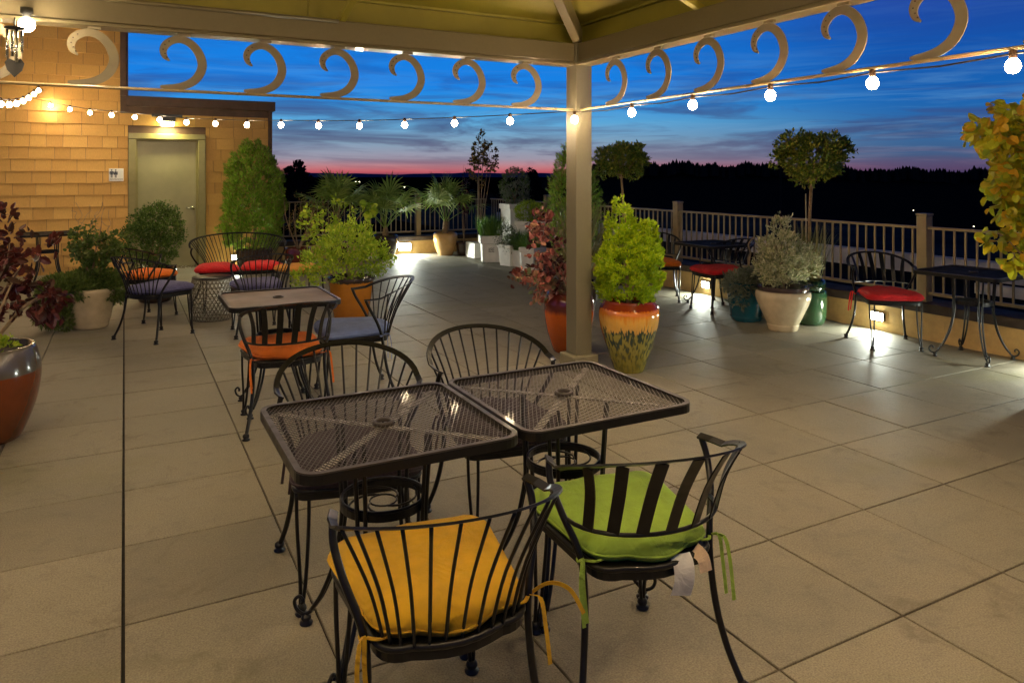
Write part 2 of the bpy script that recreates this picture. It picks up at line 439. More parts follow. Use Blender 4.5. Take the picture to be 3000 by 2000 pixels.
def step_light(loc, rz, label, power=9, tilt=70):
    t = thing('step_light', label, 'wall light', loc, rz, 'small white lights along the walls')
    mb = MB(); mb.box(-.07, .07, -.03, 0, -.035, .05); h = mb.build('housing', M['darkmetal'], t, bevel=.005)
    mb = MB(); mb.box(-.06, .06, -.036, -.031, -.03, .044); l = mb.build('lens', M['lens'], t)
    lamp('lamp', 'AREA', (0, -.05, .005), power, (.93, 1, .86), t, size=.1, size_y=.055, rot=(R(-tilt), 0, 0), spread=R(170))
    return t
step_light((4.86, 3.15, .135), R(-90), 'lit white light low on the right parapet under the red cushioned chair', 7)
step_light((4.86, 5.61, .125), R(-90), 'lit white light low on the right parapet beyond the teal pot', 8)
step_light((4.86, 1.33, .125), R(-90), 'lit white light low on the near end of the right parapet', 20)
step_light((3.01, 12.05, .135), 0, 'brightest lit light low on the far parapet beside the tan pot of the palm', 42, 48).scale = (1.9, 1.5, 1.9)
step_light((-.14, 11.74, .13), 0, 'lit white light low on the shingled wall right of the door', 9)

# ------------------------------------------------------------------ shingled building
WY = 11.75
b = thing('shingled_building', 'ochre shingled stair house with a grey door and brown roof trim', 'building', (-1.9, WY, 0))
def bl(mb, name, mat, par=b, bevel=0): return mb.build(name, mat, par, (1.9, -WY, 0), bevel)
mb = MB()
mb.box(-12, -1.77, WY+.06, 17, -.3, 5.8); mb.box(-1.77, -.60, WY+.3, 17, -.3, 2.8); mb.box(-.6, .44, WY+.06, 17, -.3, 2.8)
mb.box(-1.77, -.6, WY+.06, WY+.3, 2.23, 2.8)
bl(mb, 'wall_core', M['trim'])
mb = MB(); sr = random.Random(9); z = -.08; row = 0
while z < 5.6:
    xmax = .41 if z+.19 < 2.68 else -1.88
    x = -8.0+sr.uniform(0, .2)
    while x < xmax:
        w = sr.uniform(.19, .40); x1 = min(x+w, xmax)
        if x1-x > .03:
            segs = [(x, x1)]
            if z < 2.2:
                if x1 > -1.77 and x < -.61:
                    segs = []
                    if x < -1.80: segs.append((x, -1.772))
                    if x1 > -.58: segs.append((-.606, x1))
            for a, c in segs:
                g = .003; h = .195; o1 = sr.uniform(-.002, .002)
                vs = [(a+g, WY+.06, z), (c-g, WY+.06, z), (c-g, WY+.022+o1, z+.003), (a+g, WY+.022+o1, z+.003),
                      (a+g, WY+.06, z+h), (c-g, WY+.06, z+h), (c-g, WY+.047, z+h), (a+g, WY+.047, z+h)]
                mb.add(vs, [(3, 2, 1, 0), (3, 7, 6, 2), (0, 4, 7, 3), (2, 6, 5, 1)])
        x = x1
        if x1 >= xmax: break
    z += .187; row += 1
bl(mb, 'shingles', M['shingle'])
mb = MB(); mb.box(-1.80, .52, WY-.05, WY+.05, 2.665, 2.825); mb.box(.47, .52, WY+.05, 16, 2.665, 2.825); bl(mb, 'roof_trim', M['trim'], bevel=.004)
mb = MB(); mb.box(.41, .475, WY, WY+.065, 0, 2.663); bl(mb, 'corner_board', M['trim'], bevel=.003)
mb = MB(); mb.box(-1.885, -1.80, WY-.005, WY+.1, 2.83, 5.8); bl(mb, 'corner_board', M['trim'], bevel=.003)
mb = MB(); mb.box(-.62, -.55, WY+.6, WY+.7, 2.83, 2.88); bl(mb, 'roof_vent', M['darkmetal'])
mb = MB()
mb.box(-1.77, -1.655, WY-.01, WY+.10, 0, 2.13); mb.box(-.725, -.608, WY-.01, WY+.10, 0, 2.13); mb.box(-1.77, -.608, WY-.01, WY+.10, 2.133, 2.228)
fr = bl(mb, 'door_frame', M['frame'], bevel=.008)
mb = MB(); mb.box(-1.655, -1.63, WY+.103, WY+.16, 0, 2.10); mb.box(-.75, -.725, WY+.103, WY+.16, 0, 2.10); mb.box(-1.655, -.725, WY+.103, WY+.16, 2.103, 2.13)
mb.build('door_stop', M['frame'], fr, bevel=.004)
mb = MB(); mb.box(-1.652, -.728, WY+.165, WY+.21, .02, 2.128); dr = bl(mb, 'door', M['door'])
mb = MB(); mb.lathe([(.032, 0), (.036, .006), (.03, .014), (.012, .018), (.012, .05)], 18)
mb2 = MB(); mt = Matrix.Rotation(R(90), 4, 'X')
mb2.add([mt @ Vector(p) for p in mb.v], mb.f, True)
mb2.tube([(0, -.05, 0), (-.03, -.055, 0), (-.11, -.05, .003)], .011, 10)
mb2.build('door_handle', M['steel'], dr, (-.80, WY+.165, .99))
for zz in (.35, 1.1, 1.85):
    h = MB(); h.tube([(-1.648, WY+.155, zz-.05), (-1.648, WY+.155, zz+.05)], .009, 8); h.build('hinge', M['steel'], dr)
mb = MB(); mb.box(-1.66, -.72, WY-.03, WY+.16, -.01, .018); bl(mb, 'threshold', M['steel'])

# door lamp
t = thing('door_lamp', 'dark wall lamp glowing yellow above the grey door', 'lamp', (-1.2, WY-.0, 2.4))
mb = MB(); mb.box(-.23, .23, -.05, -.002, .10, .15); mb.box(-.12, .12, -.2, -.002, .02, .098); mb.build('housing', M['darkmetal'], t, bevel=.006)
mb = MB(); mb.box(-.10, .10, -.18, -.02, -.05, .018); mb.build('diffuser', M['doorlens'], t, bevel=.01)
lamp('lamp', 'AREA', (0, -.1, -.06), 9, (1, .90, .42), t, size=.2, size_y=.15)

# restroom sign
t = thing('restroom_sign', 'small white restroom sign with two dark figures beside the door', 'sign', (-1.94, WY-.004, 1.55))
mb = MB(); mb.box(-.103, .103, 0, .012, -.103, .103); mb.build('sign_plate', M['white'], t, bevel=.002)
def figure(mb, cx, skirt):
    def poly(P): mb.add([(cx+x, -.003, z) for x, z in P], [tuple(range(len(P)))])
    poly([(.012*cos(a*PI/6), .075+.012*sin(a*PI/6)) for a in range(12)][::-1])
    if skirt:
        poly([(-.012, .058), (.012, .058), (.03, .0), (-.03, .0)][::-1])
    else: poly([(-.022, .058), (.022, .058), (.018, .0), (-.018, .0)][::-1])
    poly([(-.012, -.002), (-.002, -.002), (-.002, -.045), (-.012, -.045)]); poly([(.002, -.002), (.012, -.002), (.012, -.045), (.002, -.045)])
    poly([(-.03, .05), (-.022, .056), (-.022, .01), (-.03, .014)]); poly([(.022, .056), (.03, .05), (.03, .014), (.022, .01)])
for cx, sk in ((-.065, False), (-.008, True)):
    mb = MB(); figure(mb, cx, sk); mb.build('pictogram', M['ink'], t)
cu = bpy.data.curves.new('word', 'FONT'); cu.body = 'RESTROOM'; cu.size = .036; cu.align_x = 'CENTER'; cu.extrude = .001
tmp = bpy.data.objects.new('tmp', cu); col.objects.link(tmp); bpy.context.view_layer.update()
me = bpy.data.meshes.new_from_object(tmp.evaluated_get(bpy.context.evaluated_depsgraph_get())); bpy.data.objects.remove(tmp)
me.materials.clear(); me.materials.append(M['ink'])
o = link('lettering', me, t, (0, -.003, -.085)); o.rotation_euler = (R(90), 0, 0)

# ------------------------------------------------------------------ gazebo
CX, CY, S = 1.423, 3.351, 4.387
gz = thing('gazebo', 'large bronze painted metal gazebo with moon scrolls under its beams', 'gazebo', (CX-S/2, CY-S/2, 0))
def gl(mb, name, mat, par=None, bevel=0, loc=None):
    return mb.build(name, mat, par or gz, loc or (-(CX-S/2), -(CY-S/2), 0), bevel)
XL, YF = CX-S, CY-S
for (x, y) in ((CX, CY), (XL, CY), (CX, YF), (XL, YF)):
    mb = MB(); mb.box(x-.075, x+.075, y-.075, y+.075, .12, 2.60); po = gl(mb, 'post', M['postm'], bevel=.007)
    mb = MB(); mb.box(x-.115, x+.115, y-.115, y+.115, 0, .118); mb.build('plinth', M['concretecap'], po, bevel=.01)
bw = .075
def beam(x0, x1, y0, y1):
    ax = (x1-x0) > (y1-y0)
    mb = MB(); mb.box(x0, x1, y0, y1, 2.45, 2.60)
    m_ = gl(mb, 'beam', M['bronze'], bevel=.008)
    e = .012
    mb = MB()
    if ax: mb.box(x0, x1, y0-e, y1+e, 2.425, 2.447)
    else: mb.box(x0-e, x1+e, y0, y1, 2.425, 2.447)
    mb.build('lower_flange', M['bronze'], m_, bevel=.004)
beam(XL+.078, CX-.078, CY-.06, CY+.06); beam(XL+.078, CX-.078, YF-.06, YF+.06)
beam(CX-.06, CX+.06, YF+.078, CY-.078); beam(XL-.06, XL+.06, YF+.078, CY-.078)
# frieze boards standing on the beams, purlin, eaves
for k, (x0, x1, y0, y1) in enumerate(((XL-.1, CX+.1, CY+.08, CY+.1), (XL-.1, CX+.1, YF-.1, YF-.08), (CX+.08, CX+.1, YF-.079, CY+.079), (XL-.1, XL-.08, YF-.079, CY+.079))):
    mb = MB(); mb.box(x0, x1, y0, y1, 2.603, 2.80); gl(mb, 'frieze', M['olive'])
mb = MB()
for a, c_, d_, e_ in ((XL-.1, CX+.1, CY+.04, CY+.078), (XL-.1, CX+.1, YF-.078, YF-.04), (CX+.04, CX+.078, YF-.038, CY+.038), (XL-.078, XL-.04, YF-.038, CY+.038)):
    mb.box(a, c_, d_, e_, 2.765, 2.80)
gl(mb, 'purlin', M['olive'], bevel=.004)
# roof: a hipped pyramid, with eaves
OV = .34; slope = .42; zc = 2.80; ccx, ccy = CX-S/2, CY-S/2; hs = S/2
apex = zc+hs*slope
def roofpt(x, y, z): return (x, y, z)
names = [((1, 1), (-1, 1)), ((-1, 1), (-1, -1)), ((-1, -1), (1, -1)), ((1, -1), (1, 1))]
for (a, c_) in names:
    ex = hs+OV; ze = zc-OV*slope
    P = [(ccx+a[0]*ex, ccy+a[1]*ex, ze), (ccx+c_[0]*ex, ccy+c_[1]*ex, ze), (ccx, ccy, apex)]
    Q = [(p[0], p[1], p[2]+.03) for p in P]
    mb = MB(); mb.add(P+Q, [(0, 1, 2), (5, 4, 3), (0, 3, 4, 1), (1, 4, 5, 2), (2, 5, 3, 0)])
    gl(mb, 'roof_panel', M['olive'])
    p, q = Vector(P[0]), Vector(P[1]); out = Vector(((p.x+q.x)/2-ccx, (p.y+q.y)/2-ccy, 0)).normalized()
    mb = MB(); mb.strip([p+out*.012+Vector((0, 0, -.035)), q+out*.012+Vector((0, 0, -.035))], (0, 0, 1), .02, .115)
    gl(mb, 'eave_fascia', M['scroll'], bevel=.004)
    mb = MB(); mb.strip([p*.999+out*.04+Vector((0, 0, -.06)), q+out*.04+Vector((0, 0, -.06))], (0, 0, 1), .035, .02)
    gl(mb, 'gutter_lip', M['scroll'])
for sx, sy in ((1, 1), (-1, 1), (-1, -1), (1, -1)):
    mb = MB(); mb.strip([(ccx+sx*(hs-.02), ccy+sy*(hs-.02), 2.66), (ccx, ccy, 2.66+(hs-.02)*slope)], (0, 0, 1), .07, .13)
    gl(mb, 'hip_rafter', M['bronze'], bevel=.006)
for (x, dx, dy, yy) in ((-.52, 0, -1, CY), (-2.35, 0, -1, CY)):
    mb = MB(); mb.strip([(x, yy-.02, 2.60), (x+.08, yy-1.1, 2.60+1.1*slope)], (0, 0, 1), .045, .045); gl(mb, 'rafter_brace', M['olive'], bevel=.004)
for y in (1.9, .2):
    mb = MB(); mb.strip([(CX-.02, y, 2.60), (CX-1.1, y, 2.6+1.1*slope)], (0, 0, 1), .045, .045); gl(mb, 'rafter_brace', M['olive'], bevel=.004)
mb = MB(); mb.tube([(XL+.1, CY-.085, 2.585), (-.55, CY-.085, 2.585)], .013, 8); gl(mb, 'conduit', M['bronze'])
mb = MB(); mb.box(-.72, -.66, CY+.06, CY+.078, 2.603, 2.764); gl(mb, 'frieze_batten', M['olive'])
# rods
mb = MB(); mb.tube([(XL+.05, CY-.03, 2.073), (CX-.076, CY-.03, 2.073)], .0095, 8); gl(mb, 'rod', M['rodm'])
mb = MB(); mb.tube([(CX-.03, YF+.05, 2.073), (CX-.03, CY-.076, 2.073)], .0095, 8); gl(mb, 'rod', M['rodm'])
# moon scrolls: cut plates, wide in the bow and pointed, with a drilled curl
def scroll():
    # centreline in (x, z) with width; x to the right, z relative to the rod
    C = [(-.135, .022, .012), (-.10, .020, .030), (-.05, .022, .040), (0.0, .034, .046), (.05, .062, .050), (.085, .105, .053), (.103, .16, .054),
         (.094, .215, .053), (.068, .265, .051), (.028, .302, .048), (-.02, .318, .045), (-.067, .308, .046), (-.103, .28, .047), (-.118, .243, .042), (-.108, .205, .030), (-.082, .182, .006)]
    P = catmull([(a, 0, c) for a, c, w in C], 4); W = []
    for i in range(len(C)-1):
        for j in range(4): W.append(lerp(C[i][2], C[i+1][2], j/4))
    W.append(C[-1][2])
    b = MB(); b.strip(P, (0, 1, 0), W, .007); 
    b.box(-.035, .035, -.011, .011, .338, .352); return b
def holes():
    b = MB()
    for x, z in ((-.085, .302), (-.108, .28), (-.118, .25), (-.108, .225), (-.096, .203)):
        b.tube([(x, -.0048, z), (x, .0048, z)], .0045, 8)
    return b
sm = cached('moon_scroll', scroll, M['scroll']); hm = cached('drilled_holes', holes, M['coping'])
for i in range(8):
    o = link('moon_scroll', sm, gz, (.927-.485*i-ccx, CY-.03-ccy, 2.073)); link('drilled_holes', hm, o)
    o = link('moon_scroll', sm, gz, (CX-.03-ccx, 2.767-.4868*i-ccy+.03, 2.073), rz=R(-90)); link('drilled_holes', hm, o)

# fallen bits along the foot of the parapet and the pots
lt = random.Random(77); b = MB()
for _ in range(420):
    k = lt.random()
    if k < .6: p = Vector((4.83-abs(lt.gauss(0, .10)), lt.uniform(-1, 8), .004))
    else:
        c_ = lt.choice([(4.03, 3.62, .3), (1.73, 3.1, .28), (-2.5, 3.6, .4), (.35, 6.2, .35), (-2.1, 7.0, .35), (4.4, 9.6, .6), (-1.5, 8.4, .35), (2.5, 11.4, .8)])
        a = lt.uniform(0, 6.3); q = c_[2]*lt.uniform(.8, 1.8); p = Vector((min(4.82, c_[0]+q*cos(a)), c_[1]+q*sin(a), .004))
    d = rvec0 = Vector((lt.uniform(-1, 1), lt.uniform(-1, 1), .05))
    b.leaf(p, d, Vector((0, 0, 1)), lt.uniform(.008, .022), lt.uniform(.005, .012), 0)
tag(b.build('leaf_litter', L['brown']), 'scattered tiny fallen leaves along the parapet and round the pots', 'leaf litter', kind='stuff')

# ------------------------------------------------------------------ string lights
def bulb_mesh():
    b = MB(); b.lathe([(.001, -.085), (.016, -.081), (.026, -.068), (.029, -.053), (.025, -.038), (.014, -.024), (.012, -.018)], 16); return b
def sock_mesh():
    b = MB(); b.lathe([(.013, -.026), (.015, -.022), (.015, .008), (.008, .014)], 12); return b
BM = cached('bulb', bulb_mesh, M['bulb']); SM = cached('socket', sock_mesh, M['socket'])
WARM = (1, .70, .39)
def string(label, pts, path, power=7):
    t = thing('string_lights', label, 'string lights', pts[0], group='strings of bare bulbs round the terrace')
    p0 = Vector(pts[0])
    mb = MB(); mb.tube([Vector(p)-p0 for p in path], .0045, 6); mb.build('cable', M['cable'], t)
    for p in pts:
        q = Vector(p)-p0
        o = link('bulb', BM, t, q); link('socket', SM, o)
        lamp('lamp', 'POINT', (0, 0, -.053), power, WARM, o, radius=.031)
    return t
rz_ = 2.055
P1 = [(CX-.03, 3.351-.10-.64*i, rz_) for i in range(0, 7)]; P1[0] = (CX-.10, 3.26, rz_-.01)
string('string of round bulbs hanging under the right gazebo rod', P1, [(CX-.10, 3.26, rz_)]+[(CX-.03, 3.351-.12-.64*i/2, 2.052-(.012 if i % 2 else 0)) for i in range(0, 14)], 78)
P2 = []; zs = [2.05, 2.055, 2.065, 2.08, 2.105, 2.135, 2.16, 2.20, 2.24, 2.30, 2.36, 2.42, 2.48, 2.56, 2.65]
for k in range(15):
    P2.append((CX-(k+1.1)*.62*.454, CY+(k+1.1)*.62*.891, zs[k]+.02))
string('long string of bulbs running from the gazebo post to the shingled wall', P2, catmull([(CX, CY, 2.07)]+P2+[(CX-16.2*.2815, WY-.02, 2.74)], 3), 36)
P3 = []
for k in range(13):
    y = 3.6+k*.62; tt = k/12
    P3.append((-2.93-.0*k, y, 2.36+.42*tt-.30*sin(PI*min(1, tt*1.0))+.05))
string('sagging string of bulbs close to the left edge of the picture', P3, catmull([(XL, CY, 2.5)]+P3+[(-2.93, WY-.02, 2.85)], 3), 24)
P4 = [(XL+.5+.62*i, YF+.03, 2.40) for i in range(6)]
string('string of bulbs along the near gazebo beam', P4, [(XL, YF, 2.42)]+P4+[(CX, YF, 2.42)], 105)
P5 = [(XL+.03, YF+.4+.62*i, 2.40) for i in range(6)]
string('string of bulbs along the left gazebo beam', P5, [(XL+.03, YF, 2.42)]+P5+[(XL+.03, CY, 2.42)], 70)

# spot lamp on the left beam with wind chime below
t = thing('beam_lamp', 'very bright lamp fixed to the left end of the gazebo beam', 'lamp', (-2.31, CY-.10, 2.43))
mb = MB(); mb.lathe([(.03, .06), (.032, .03), (.02, .02), (.02, -.0)], 14); mb.build('lamp_holder', M['darkmetal'], t)
mb = MB(); mb.ball((0, 0, -.035), .042, 8); mb.build('bulb', M['bulb'], t)
lamp('lamp', 'POINT', (0, 0, -.035), 110, (1, .78, .5), t, radius=.045)
t = thing('wind_chime', 'grey wind chime with a heart shaped paddle under the bright beam lamp', 'wind chime', (-2.36, CY-.16, 2.42))
mb = MB(); mb.tube([(0, 0, 0), (0, 0, -.05)], .004, 6); mb.lathe([(.001, -.05), (.05, -.055), (.05, -.065), (.001, -.07)], 16); mb.build('hanger', M['iron'], t)
for k in range(4):
    a = k*PI/2+.4; mb = MB(); mb.tube([(.035*cos(a), .035*sin(a), -.07), (.035*cos(a), .035*sin(a), -.19-.02*k)], .007, 8); mb.build('chime_tube', M['steel'], t)
mb = MB(); H = [(.0, -.33), (-.035, -.29), (-.045, -.25), (-.03, -.225), (0, -.24), (.03, -.225), (.045, -.25), (.035, -.29)]
mb.add([(x, -.004, z) for x, z in H]+[(x, .004, z) for x, z in H], [tuple(range(8)), tuple(range(15, 7, -1))]+[(i, i+8, (i+1) % 8+8, (i+1) % 8) for i in range(8)])
mb.tube([(0, 0, -.07), (0, 0, -.24)], .0015, 5); mb.build('paddle', M['iron'], t)

# ------------------------------------------------------------------ chairs
def rr_path(hw_f, hw_r, yf, yr, z, bow=.03, n=6, rad=.07):
    """rounded trapezoid outline, bowed at the rear"""
    C = [(hw_f, yf), (-hw_f, yf), (-hw_r, yr), (hw_r, yr)]; out = []
    for i in range(4):
        p = Vector(C[i]); a = Vector(C[i-1]); c = Vector(C[(i+1) % 4])
        u = (a-p).normalized(); w = (c-p).normalized()
        for j in range(n+1):
            t = j/n; q = (p+u*rad)*(1-t)**2+p*2*t*(1-t)+(p+w*rad)*t*t
            out.append((q.x, q.y, z))
        if i == 2:
            for j in range(1, 6):
                t = j/6; out.append((lerp(-hw_r+rad, hw_r-rad, t), yr-bow*sin(PI*t), z))
        if i == 0:
            for j in range(1, 4):
                t = j/4; out.append((lerp(hw_f-rad, -hw_f+rad, t), yf+.012*sin(PI*t), z))
    return out
def rimpt(t, w=1.0, dz=0):   # t in degrees, -90..90 over the U shaped back
    a = R(t); return Vector((.285*w*sin(a), -.12-.30*cos(a), .70+.105*cos(a)**.8+dz if abs(t) < 90 else .705+dz))
def rim_path(w, dz):
    P = [Vector((-.268*w, -.02, .70)), Vector((-.282*w, -.07, .702))]+[rimpt(t, w, dz) for t in range(-88, 89, 8)]+[Vector((.282*w, -.07, .702)), Vector((.268*w, -.02, .70))]
    return P
def chair(label, x, y, rz, kind='wire', cushion=None, ties=0, w=1.0, dz=0, group='black wrought iron terrace chairs', name='patio_chair', cat='chair', cush_z=0, cl=None, tags=False):
    t = thing(name, label, cat, (x, y, 0), R(rz), group)
    wk = f'{w:.2f}'
    mat = M['iron']
    def f_frame():
        b = MB(); P = rr_path(.235*w, .19*w, .235, -.215, .43)
        b.tube(P, .010, 8, closed=True)
        b.strip([(p[0]*.985, p[1]*.985, .412) for p in P], (0, 0, 1), .005, .032, closed=True); return b
    def f_seat():
        b = MB(); P = [(p[0]*.97, p[1]*.97, .434) for p in rr_path(.235*w, .19*w, .235, -.215, .43)]
        n = len(P); Q = [(a, c, z-.006) for a, c, z in P]
        b.add(P+Q, [tuple(range(n)), tuple(range(2*n-1, n-1, -1))]+[(i, i+n, (i+1) % n+n, (i+1) % n) for i in range(n)]); return b
    link('seat_frame', cached('seat_frame'+wk, f_frame, mat), t)
    link('seat', cached('seat'+wk, f_seat, mat), t)
    def f_rim():
        P = rim_path(w, dz); b = MB(); U = []
        for i, p in enumerate(P):
            o_ = Vector((p.x/w, min(0, p.y+.12)*1.0, 0)).normalized(); U.append((-o_.x*.45, -o_.y*.45, .89))
        b.strip(P, U, .024, .006); return b
    rim = link('back_rim', cached('back_rim'+wk, f_rim, mat), t)
    if kind == 'wire':
        n = 13 if w < 1.3 else 27
        for i in range(n):
            a = lerp(-78, 78, i/(n-1))
            def f_sp(a=a):
                top = rimpt(a, w, dz); bot = Vector((.178*w*sin(R(a))*(1.02), -.165-.075*cos(R(a)), .435))
                mid = bot.lerp(top, .45)+Vector((sin(R(a))*-.012, .018*cos(R(a)), 0))
                b = MB(); b.tube(catmull([bot, mid, top-Vector((0, 0, .003))], 5), .0048, 6); return b
            link('spindle', cached(f'spindle{wk}_{a:.0f}', f_sp, mat), rim)
    else:
        def f_low():
            b = MB(); b.tube([(.245*w*sin(R(a)), -.105-.175*cos(R(a)), .545) for a in range(-88, 89, 11)], .0065, 8); return b
        low = link('lower_back_rail', cached('lower_back_rail'+wk, f_low, mat), t)
        for i in range(7):
            a = lerp(-62, 62, i/6)
            def f_sl(a=a):
                top = rimpt(a, w, dz)-Vector((0, 0, .004)); bot = Vector((.245*w*sin(R(a)), -.105-.175*cos(R(a)), .545))
                nrm = Vector((sin(R(a)), -cos(R(a)), 0))
                mid = bot.lerp(top, .55)+nrm*-.012
                P = catmull([bot, mid, top], 5); b = MB()
                b.strip(P, nrm, .036, .004); return b
            link('slat', cached(f'slat{wk}_{a:.0f}', f_sl, mat), rim)
    for s in (-1, 1):
        def f_rear(s=s):
            P = catmull([(.270*s*w, -.03, .697), (.276*s*w, -.055, .64), (.258*s*w, -.10, .56), (.226*s*w, -.14, .47), (.214*s*w, -.16, .38), (.222*s*w, -.18, .24), (.243*s*w, -.21, .12), (.27*s*w, -.25, .022)], 4)
            b = MB(); b.tube(P, .0105, 8); b.tube([(.226*s*w, -.14, .43), (.18*s*w, -.16, .428)], .007, 6)
            b.lathe([(.004, 0), (.022, .001), (.024, .007), (.013, .012), (.02, .024), (.018, .034), (.006, .042)], 14, (.27*s*w, -.25, 0)); return b
        def f_front(s=s):
            b = MB(); cx = .20*s*w
            for k in (-1, 1):
                b.tube(catmull([(cx+k*.022, .205-k*.0, .425), (cx+k*.020, .212, .3), (cx+k*.010, .228, .12), (cx+k*.004+.006*s, .24, .03)], 4), .0068, 8)
            b.lathe([(.004, 0), (.021, .001), (.023, .007), (.012, .012), (.019, .024), (.016, .034), (.006, .042)], 14, (cx+.006*s, .24, 0)); return b
        link('leg', cached(f'rear_leg{wk}{s}', f_rear, mat), t); link('leg', cached(f'front_leg{wk}{s}', f_front, mat), t)
    if w > 1.3:
        def f_mid():
            b = MB(); b.tube(catmull([(0, .225, .425), (0, .235, .2), (0, .25, .02)], 4), .009, 8); b.lathe([(.004, 0), (.02, .002), (.02, .01), (.006, .02)], 12, (0, .25, 0)); return b
        link('leg', cached('mid_leg', f_mid, mat), t)
    if cushion:
        places = [0] if w < 1.3 else [-.25, .25]
        for px in places:
            def f_c():
                b = MB(); O = rr_path(.25, .19, .25, -.215, 0, .045, 5, .09); n = len(O); cr_ = random.Random(len(label))
                rings = [(.955, -.0), (1.0, .012), (1.015, .024), (.99, .037), (.93, .047), (.80, .057), (.55, .062), (.25, .063)]
                vs = []
                for k, (sc, z) in enumerate(rings):
                    z *= 1.22
                    for q in O:
                        wob = .004*sin(q[0]*31+k)*cos(q[1]*27+k*2) if k > 3 else 0
                        vs.append((q[0]*sc, q[1]*sc, z+wob))
                vs.append((0, 0, .077)); fs = [tuple(range(n))[::-1]]
                for k in range(len(rings)-1):
                    for i in range(n): fs.append((k*n+i, k*n+(i+1) % n, (k+1)*n+(i+1) % n, (k+1)*n+i))
                m = (len(rings)-1)*n
                for i in range(n): fs.append((m+i, m+(i+1) % n, len(vs)-1))
                b.add(vs, fs, True)
                b.tube([(q[0]*1.018, q[1]*1.018, .022) for q in O], .0032, 6, closed=True); return b
            c = link('cushion', cached('cushion', f_c, F[cushion]), t, (px, .01, .440+cush_z)); 
            if cl and px == places[0]: pass
            if ties:
                tr_ = random.Random(hash(label) % 999 if False else len(label)*7)
                for s in (-1, 1):
                    b = MB(); a = Vector((s*.165, -.19, .008)); k0 = Vector((s*.222, -.155, .0))
                    b.ball(tuple(k0), .011, 6)
                    b.strip(catmull([a, a.lerp(k0, .5)+Vector((0, -.02, .004)), k0], 4), (0, 0, 1), .010, .003)
                    for e in range(2):
                        q = s*(.006+.012*e)+tr_.uniform(-.006, .006)
                        l1 = tr_.uniform(.13, .19)
                        pts = [k0, k0+Vector((q*.9, -.035-.015*e, .012)), k0+Vector((q*1.4, -.045-.02*e, -.05)), k0+Vector((q*1.5+.01, -.05-.02*e, -l1))]
                        if ties == 2 and s == 1 and e == 0:
                            pts = [k0, k0+Vector((.05, -.02, .03)), k0+Vector((.10, -.045, .015)), k0+Vector((.135, -.06, -.05))]
                        b.strip(catmull(pts, 5), (0, 1, .15), .011, .0022)
                    b.build('tie', F[cushion], c)
            if tags:
                b = MB(); P = catmull([(.06, -.24, .008), (.06, -.262, -.012), (.058, -.27, -.055), (.05, -.262, -.10)], 4); b.strip(P, (0, 1, 0), .068, .0012); b.build('care_tag', M['tag'], c)['label'] = 'white fabric care tag'
                b = MB(); b.strip(catmull([(.12, -.225, .006), (.13, -.255, -.008), (.135, -.265, -.045)], 4), (0, 1, 0), .04, .0012); b.build('care_tag', M['tag2'], c)['label'] = 'peach fabric care tag'
    return t

chair('black wire back chair with yellow cushion at the left mesh table, back to the viewer', -1.085, .215, -4, 'wire', 'yellow', 2)
chair('black slat back chair with lime green cushion and white tag, back to the viewer', -.415, .255, -8, 'slat', 'green', 1, tags=True)
chair('black wire chair with plum cushion on the far side of left mesh table', -1.03, 1.20, 171, 'wire', 'plum', 1)
chair('black wire chair with plum cushion on the far side of right mesh table', -.345, 1.26, 174, 'wire', 'plum', 1)
chair('black slat back chair with orange cushion at the middle table, back to the viewer', -.93, 3.14, 1, 'slat', 'orange', 1)
chair('black wire back chair with pale blue cushion right of the middle table', -.37, 3.52, 84, 'wire', 'blue', 1)
chair('black wire back chair with dark indigo cushion behind the middle table', -.64, 5.98, 4, 'wire', 'indigo')
chair('black wire back chair with indigo cushion, nearest of the group by the cream pot', -1.55, 6.20, -50, 'wire', 'indigo')
chair('black wire back chair with orange cushion beside the round green shrub', -1.63, 7.32, -50, 'wire', 'orange')
chair('black slat back chair with orange cushion at the table by the right parapet', 4.08, 5.62, 150, 'slat', 'orange')
chair('black chair with red cushion behind the teal pot', 4.22, 4.72, 82, 'slat', 'red')
chair('black slat back chair with red cushion and dangling red ties at the right table', 4.36, 2.72, 146, 'slat', 'red', 1)
chair('black wire loveseat with two red cushions near the grey door', -.62, 7.58, 176, 'wire', 'red', 0, w=1.9, dz=.03, name='loveseat', cat='loveseat', group=None)
# footstool
t = thing('footstool', 'black iron footstool with golden yellow cushion behind the bright green bush', 'footstool', (.0, 7.15, 0), .2)
link('cushion', cached('cushion', None, F['gold']) if ('cushion', F['gold'].name) in CACHE else CACHE[('cushion', F['red'].name)].copy(), t, (0, 0, .43))
t.children[0].data.materials.clear(); t.children[0].data.materials.append(F['gold'])
b = MB(); b.tube(rr_path(.23, .2, .23, -.2, .42), .01, 8, closed=True); b.build('seat_frame', M['iron'], t)
for sx in (-1, 1):
    for sy in (-1, 1): b = MB(); b.tube([(sx*.19, sy*.18, .42), (sx*.2, sy*.2, .2), (sx*.22, sy*.22, 0)], .010, 8); b.build('leg', M['iron'], t)

